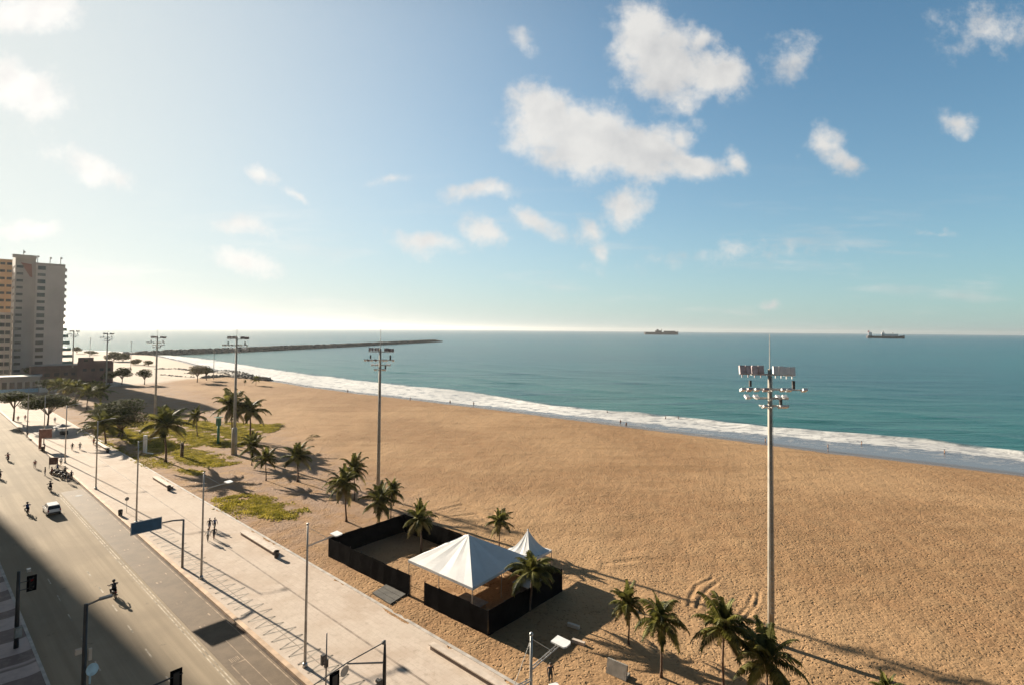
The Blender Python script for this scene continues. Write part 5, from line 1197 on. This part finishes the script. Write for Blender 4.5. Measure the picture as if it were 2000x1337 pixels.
def others():
    p = G(-38, 742, 0); h = zat(p, 512); t = bld('apartment_block', 'orange apartment block cut by the left edge behind the tower', p + Vector((-14, 22, 0)), math.atan2(.62, .78) - R(3), 11.0, 18, h + 4, 'orange', 15, (2.4, 5.4, 8.4), winw=2.2, winh=1.5)
    p = G(-20, 746, 0); h = zat(p, 612); bld('office_block', 'dark glazed block at the left edge in front of the orange one', p, math.atan2(.66, .75), 7.6, 10, h, 'beige', 8, (1.7, 4.0, 6.2), winw=1.9, winh=2.1)
    p = G(150, 750, 0); h = zat(p, 709); t = bld('maroon_building', 'low maroon building with a raised block, right of the tower', p, math.atan2(.66, .75) - R(4), 15, 12, h, 'maroon', 1, (3, 6.5, 10, 13), winw=1.6, winh=1.4)
    b = MB(); b.box((3.4, 3.5, h + 1.4), (6.4, 5, 2.6)); b.build('roof_block', M['maroon'], t); b = MB(); b.box((3.4, 1.0, h + 1.4), (1.6, .12, 1.2)); b.build('window', M['glass'], t)
    p = G(118, 751, 0); h = zat(p, 722); bld('service_building', 'small dark building between the podium and the maroon building', p, math.atan2(.66, .75) - R(4), 9, 8, h, 'podium', 1, (2, 5), winw=1.6, winh=1.4)
    p = G(-2, 770, 0); h = zat(p, 733); t = bld('white_pavilion', 'low white and blue pavilion at the left edge', p, math.atan2(.62, .78), 13, 8, h * .82, 'beige', 0)
    b = MB(); b.box((6.5, 4, h * .9), (14.5, 9.5, .5)); b.build('roof', M['roofg'], t)
    for k in range(5): b = MB(); b.box((1.6 + k * 2.5, -.08, h * .45), (1.6, .16, h * .35)); b.build('window', M['glass'], t)
    b = MB(); b.box((6.5, -.12, h * .16), (12.6, .2, h * .2)); b.build('blue_band', M['bluegrey'], t)
    # the street's own row of tall blocks on the land side, left of the picture: it shades the near lanes
    def block(name, lab, s0, s1, n0, n1, h, m, fl):
        t = thing(name, lab, 'building', S(s0, n1, 0), ROT); L_ = s1 - s0; D_ = n1 - n0     # local +Y = inland
        b = MB(); b.box((L_ / 2, D_ / 2, h / 2), (L_, D_, h)); b.build('wall', M[m], t)
        b = MB(); b.box((L_ / 2, D_ / 2, h + .4), (L_ + .5, D_ + .5, .8)); b.build('roof', M['roofg'], t)
        for i in range(fl):
            z = 4 + (h - 6) / fl * (i + .4); b = MB(); b.box((L_ / 2, -.01, z), (L_ * .86, .14, 1.5)); b.build('window', M['glass'], t)
            b = MB(); b.box((-.01, D_ / 2, z), (.14, D_ * .8, 1.5)); b.build('window', M['glass'], t)
    block('apartment_block', 'cream apartment block on the shaded side of the avenue nearest the camera', 72, 100, -26, -2, 42, 'beige', 12)
    block('apartment_block', 'tall pale apartment block on the shaded side of the avenue, second along', 106, 150, -26, -1.5, 58, 'towerl', 16)
    block('apartment_block', 'tallest apartment block on the shaded side of the avenue, far up the road', 300, 340, -30, -8.2, 114, 'towerw', 32)
others()
def own_hotel():  # unseen block behind the camera, added to cut the sky light
    t = thing('hotel_building', 'unseen hotel block added behind the balcony the beach is seen from', 'building', S(26, -2.2, 0), ROT + math.pi)
    b = MB(); b.box((30, -11, 24), (60, 22, 48)); b.build('wall', M['beige'], t)
    b = MB(); b.box((30, -11, 48.5), (61, 23, 1)); b.build('roof', M['roofg'], t)
own_hotel()

# ------------------------------------------------------------------ breakwater, rocky spits
def rockmound(name, line, width, height, label, seed=1, rocks=500, rs=1.6, z=-.4):
    r = random.Random(seed); P = [G(x, y, z) for x, y in line]; P = [Vector((p.x, p.y, 0)) for p in P]
    seg = [(P[i + 1] - P[i]).length for i in range(len(P) - 1)]; tot = sum(seg)
    def at(u):
        u *= tot
        for i, s in enumerate(seg):
            if u <= s or i == len(seg) - 1: return P[i].lerp(P[i + 1], min(1, u / s)), (P[i + 1] - P[i]).normalized()
            u -= s
    base = P[0]; b = MB(); n = max(20, int(tot / 5)); prof = [(-.5, -1.2), (-.40, .25), (-.22, .85), (0, 1.0), (.22, .85), (.40, .25), (.5, -1.2)]
    vs = []; fs = []
    for i in range(n + 1):
        u = i / n; c, d = at(u); nr = Vector((-d.y, d.x, 0)); e = min(1, u * 12 + .4, (1 - u) * 18 + .15)
        for (a, h) in prof: vs.append(c - base + nr * (a + .5) * width * e + Vector((r.uniform(-.5, .5), r.uniform(-.5, .5), h * height * e * r.uniform(.85, 1.12) + z)))
    k = len(prof)
    for i in range(n):
        for j in range(k - 1): a = i * k + j; fs.append((a, a + 1, a + 1 + k, a + k))
    b.add(vs, fs)
    for _ in range(rocks):
        u = r.random(); c, d = at(u); nr = Vector((-d.y, d.x, 0)); a = r.uniform(-.46, .46); h = (1 - (abs(a) / .5) ** 2) * height; s = rs * r.uniform(.5, 1.2); e = min(1, u * 12 + .4, (1 - u) * 18 + .15)
        q = c - base + nr * (a + .5) * width * e + Vector((0, 0, h * e + z)); rm = Euler((r.random() * 3, r.random() * 3, r.random() * 3)).to_matrix(); b.box(q, (s, s * r.uniform(.6, 1), s * r.uniform(.5, .9)), rot=rm)
    o = b.build(name, M['rock'], None, loc=base); tag(o, label, name.replace('_', ' '))
rockmound('breakwater', [(238, 693), (330, 693), (400, 690.5), (500, 686), (600, 681), (700, 676), (800, 670.5), (864, 667)], 15, 4.6, 'long dark rock breakwater reaching out into the sea', 1, 2600, 2.2)
rockmound('rocky_spit', [(395, 740), (440, 737), (480, 740), (520, 744)], 6, 1.5, 'low dark rocky spit at the far end of the sand', 2, 250, 1.0)
rockmound('rock_pile', [(392, 731), (410, 728), (440, 731), (462, 737)], 12, 1.8, 'mound of grey rocks behind the yellow green far tree', 3, 110, 1.0)
rockmound('rock_ledge', [(300, 722), (340, 722), (372, 725)], 5, .8, 'brown rock ledge on the far pale beach, nearest the fourth mast', 4, 80, .9)
rockmound('rock_ledge', [(310, 733), (350, 737), (378, 738)], 3, .6, 'second brown ledge below the first on the far pale beach', 5, 60, .8)

# ------------------------------------------------------------------ ships
def ship(name, x, y, length, label, hullm, kind):
    p = G(x, y, WZ); t = thing(name, label, 'ship', (p.x, p.y, WZ), R(3) + (-math.atan2(p.x, p.y))); L_ = length; w = L_ * .16
    k = L_ / 100
    b = MB(); secs = [(-.5, .35, 0, 8), (-.46, .9, -1, 7.5), (-.2, 1, -1, 7), (.3, 1, -1, 7), (.44, .6, -1, 8.5), (.5, .06, 0, 10)]
    vs = []; fs = []
    for (u, ww, z0, z1) in secs: vs += [(u * L_, -w / 2 * ww * .8, z0 * k), (u * L_, -w / 2 * ww, z1 * k), (u * L_, w / 2 * ww, z1 * k), (u * L_, w / 2 * ww * .8, z0 * k)]
    for i in range(len(secs) - 1):
        for j in range(4): a = i * 4 + j; c = i * 4 + (j + 1) % 4; fs.append((a, c, c + 4, a + 4))
    fs += [(0, 1, 2, 3), (23, 22, 21, 20)]; b.add(vs, fs); b.build('hull', M[hullm], t)
    if kind == 'cargo':
        b = MB(); b.box((-.40 * L_, 0, 12 * k), (.10 * L_, w * .8, 12 * k)); b.box((-.41 * L_, 0, 19 * k), (.05 * L_, w * .5, 4 * k)); b.build('superstructure', M['deckw'], t)
        b = MB(); b.box((.12 * L_, 0, 10 * k), (.42 * L_, w * .8, 7 * k)); b.box((-.06 * L_, 0, 12 * k), (.08 * L_, w * .8, 11 * k)); b.build('cargo_block', M['deckw'], t)
        b = MB(); b.tube([(-.05 * L_, 0, 12 * k), (-.05 * L_, 0, 23 * k)], 1.0 * k, 6); b.tube([(.2 * L_, 0, 8 * k), (.2 * L_, 0, 18 * k)], .8 * k, 6); b.build('mast', M['pole'], t)
        b = MB(); b.box((-.44 * L_, 0, 20 * k), (.04 * L_, w * .3, 6 * k)); b.build('funnel', M['hullr'], t)
    else:
        b = MB(); b.box((-.08 * L_, 0, 9 * k), (.18 * L_, w * .7, 6 * k)); b.box((.25 * L_, 0, 8.5 * k), (.34 * L_, w * .6, 5 * k)); b.box((-.1 * L_, 0, 13 * k), (.06 * L_, w * .4, 5 * k)); b.build('superstructure', M['hull'], t)
        b = MB(); b.tube([(.02 * L_, 0, 8 * k), (.02 * L_, 0, 17 * k)], .8 * k, 6); b.build('mast', M['pole'], t)
ship('cargo_ship', 1729, 660.5, 188, 'pale cargo ship with a dark hull on the horizon at the right', 'hull', 'cargo')
ship('tanker_ship', 1291, 653.3, 285, 'dark low ship on the horizon near the middle', 'hull', 'tank')

# ------------------------------------------------------------------ sea air
def haze():
    b = MB(); X0, X1, Y0, Y1, Z0, Z1 = -27000, 27000, -27000, 27000, -60, 135
    b.add([(X0, Y0, Z0), (X1, Y0, Z0), (X1, Y1, Z0), (X0, Y1, Z0), (X0, Y0, Z1), (X1, Y0, Z1), (X1, Y1, Z1), (X0, Y1, Z1)], [(3, 2, 1, 0), (4, 5, 6, 7), (0, 1, 5, 4), (1, 2, 6, 5), (2, 3, 7, 6), (3, 0, 4, 7)])
    m = bpy.data.materials.new('haze'); m.use_nodes = True; nt = m.node_tree; nt.nodes.remove(nt.nodes['Principled BSDF'])
    v = nt.nodes.new('ShaderNodeVolumePrincipled'); v.inputs['Color'].default_value = (1.0, 0.97, 0.93, 1); v.inputs['Density'].default_value = 0.000036; v.inputs['Anisotropy'].default_value = 0.56
    nt.links.new(v.outputs[0], nt.nodes['Material Output'].inputs['Volume'])
    o = b.build('haze', m); o['kind'] = 'stuff'; o['label'] = 'thin warm sea haze'
haze()
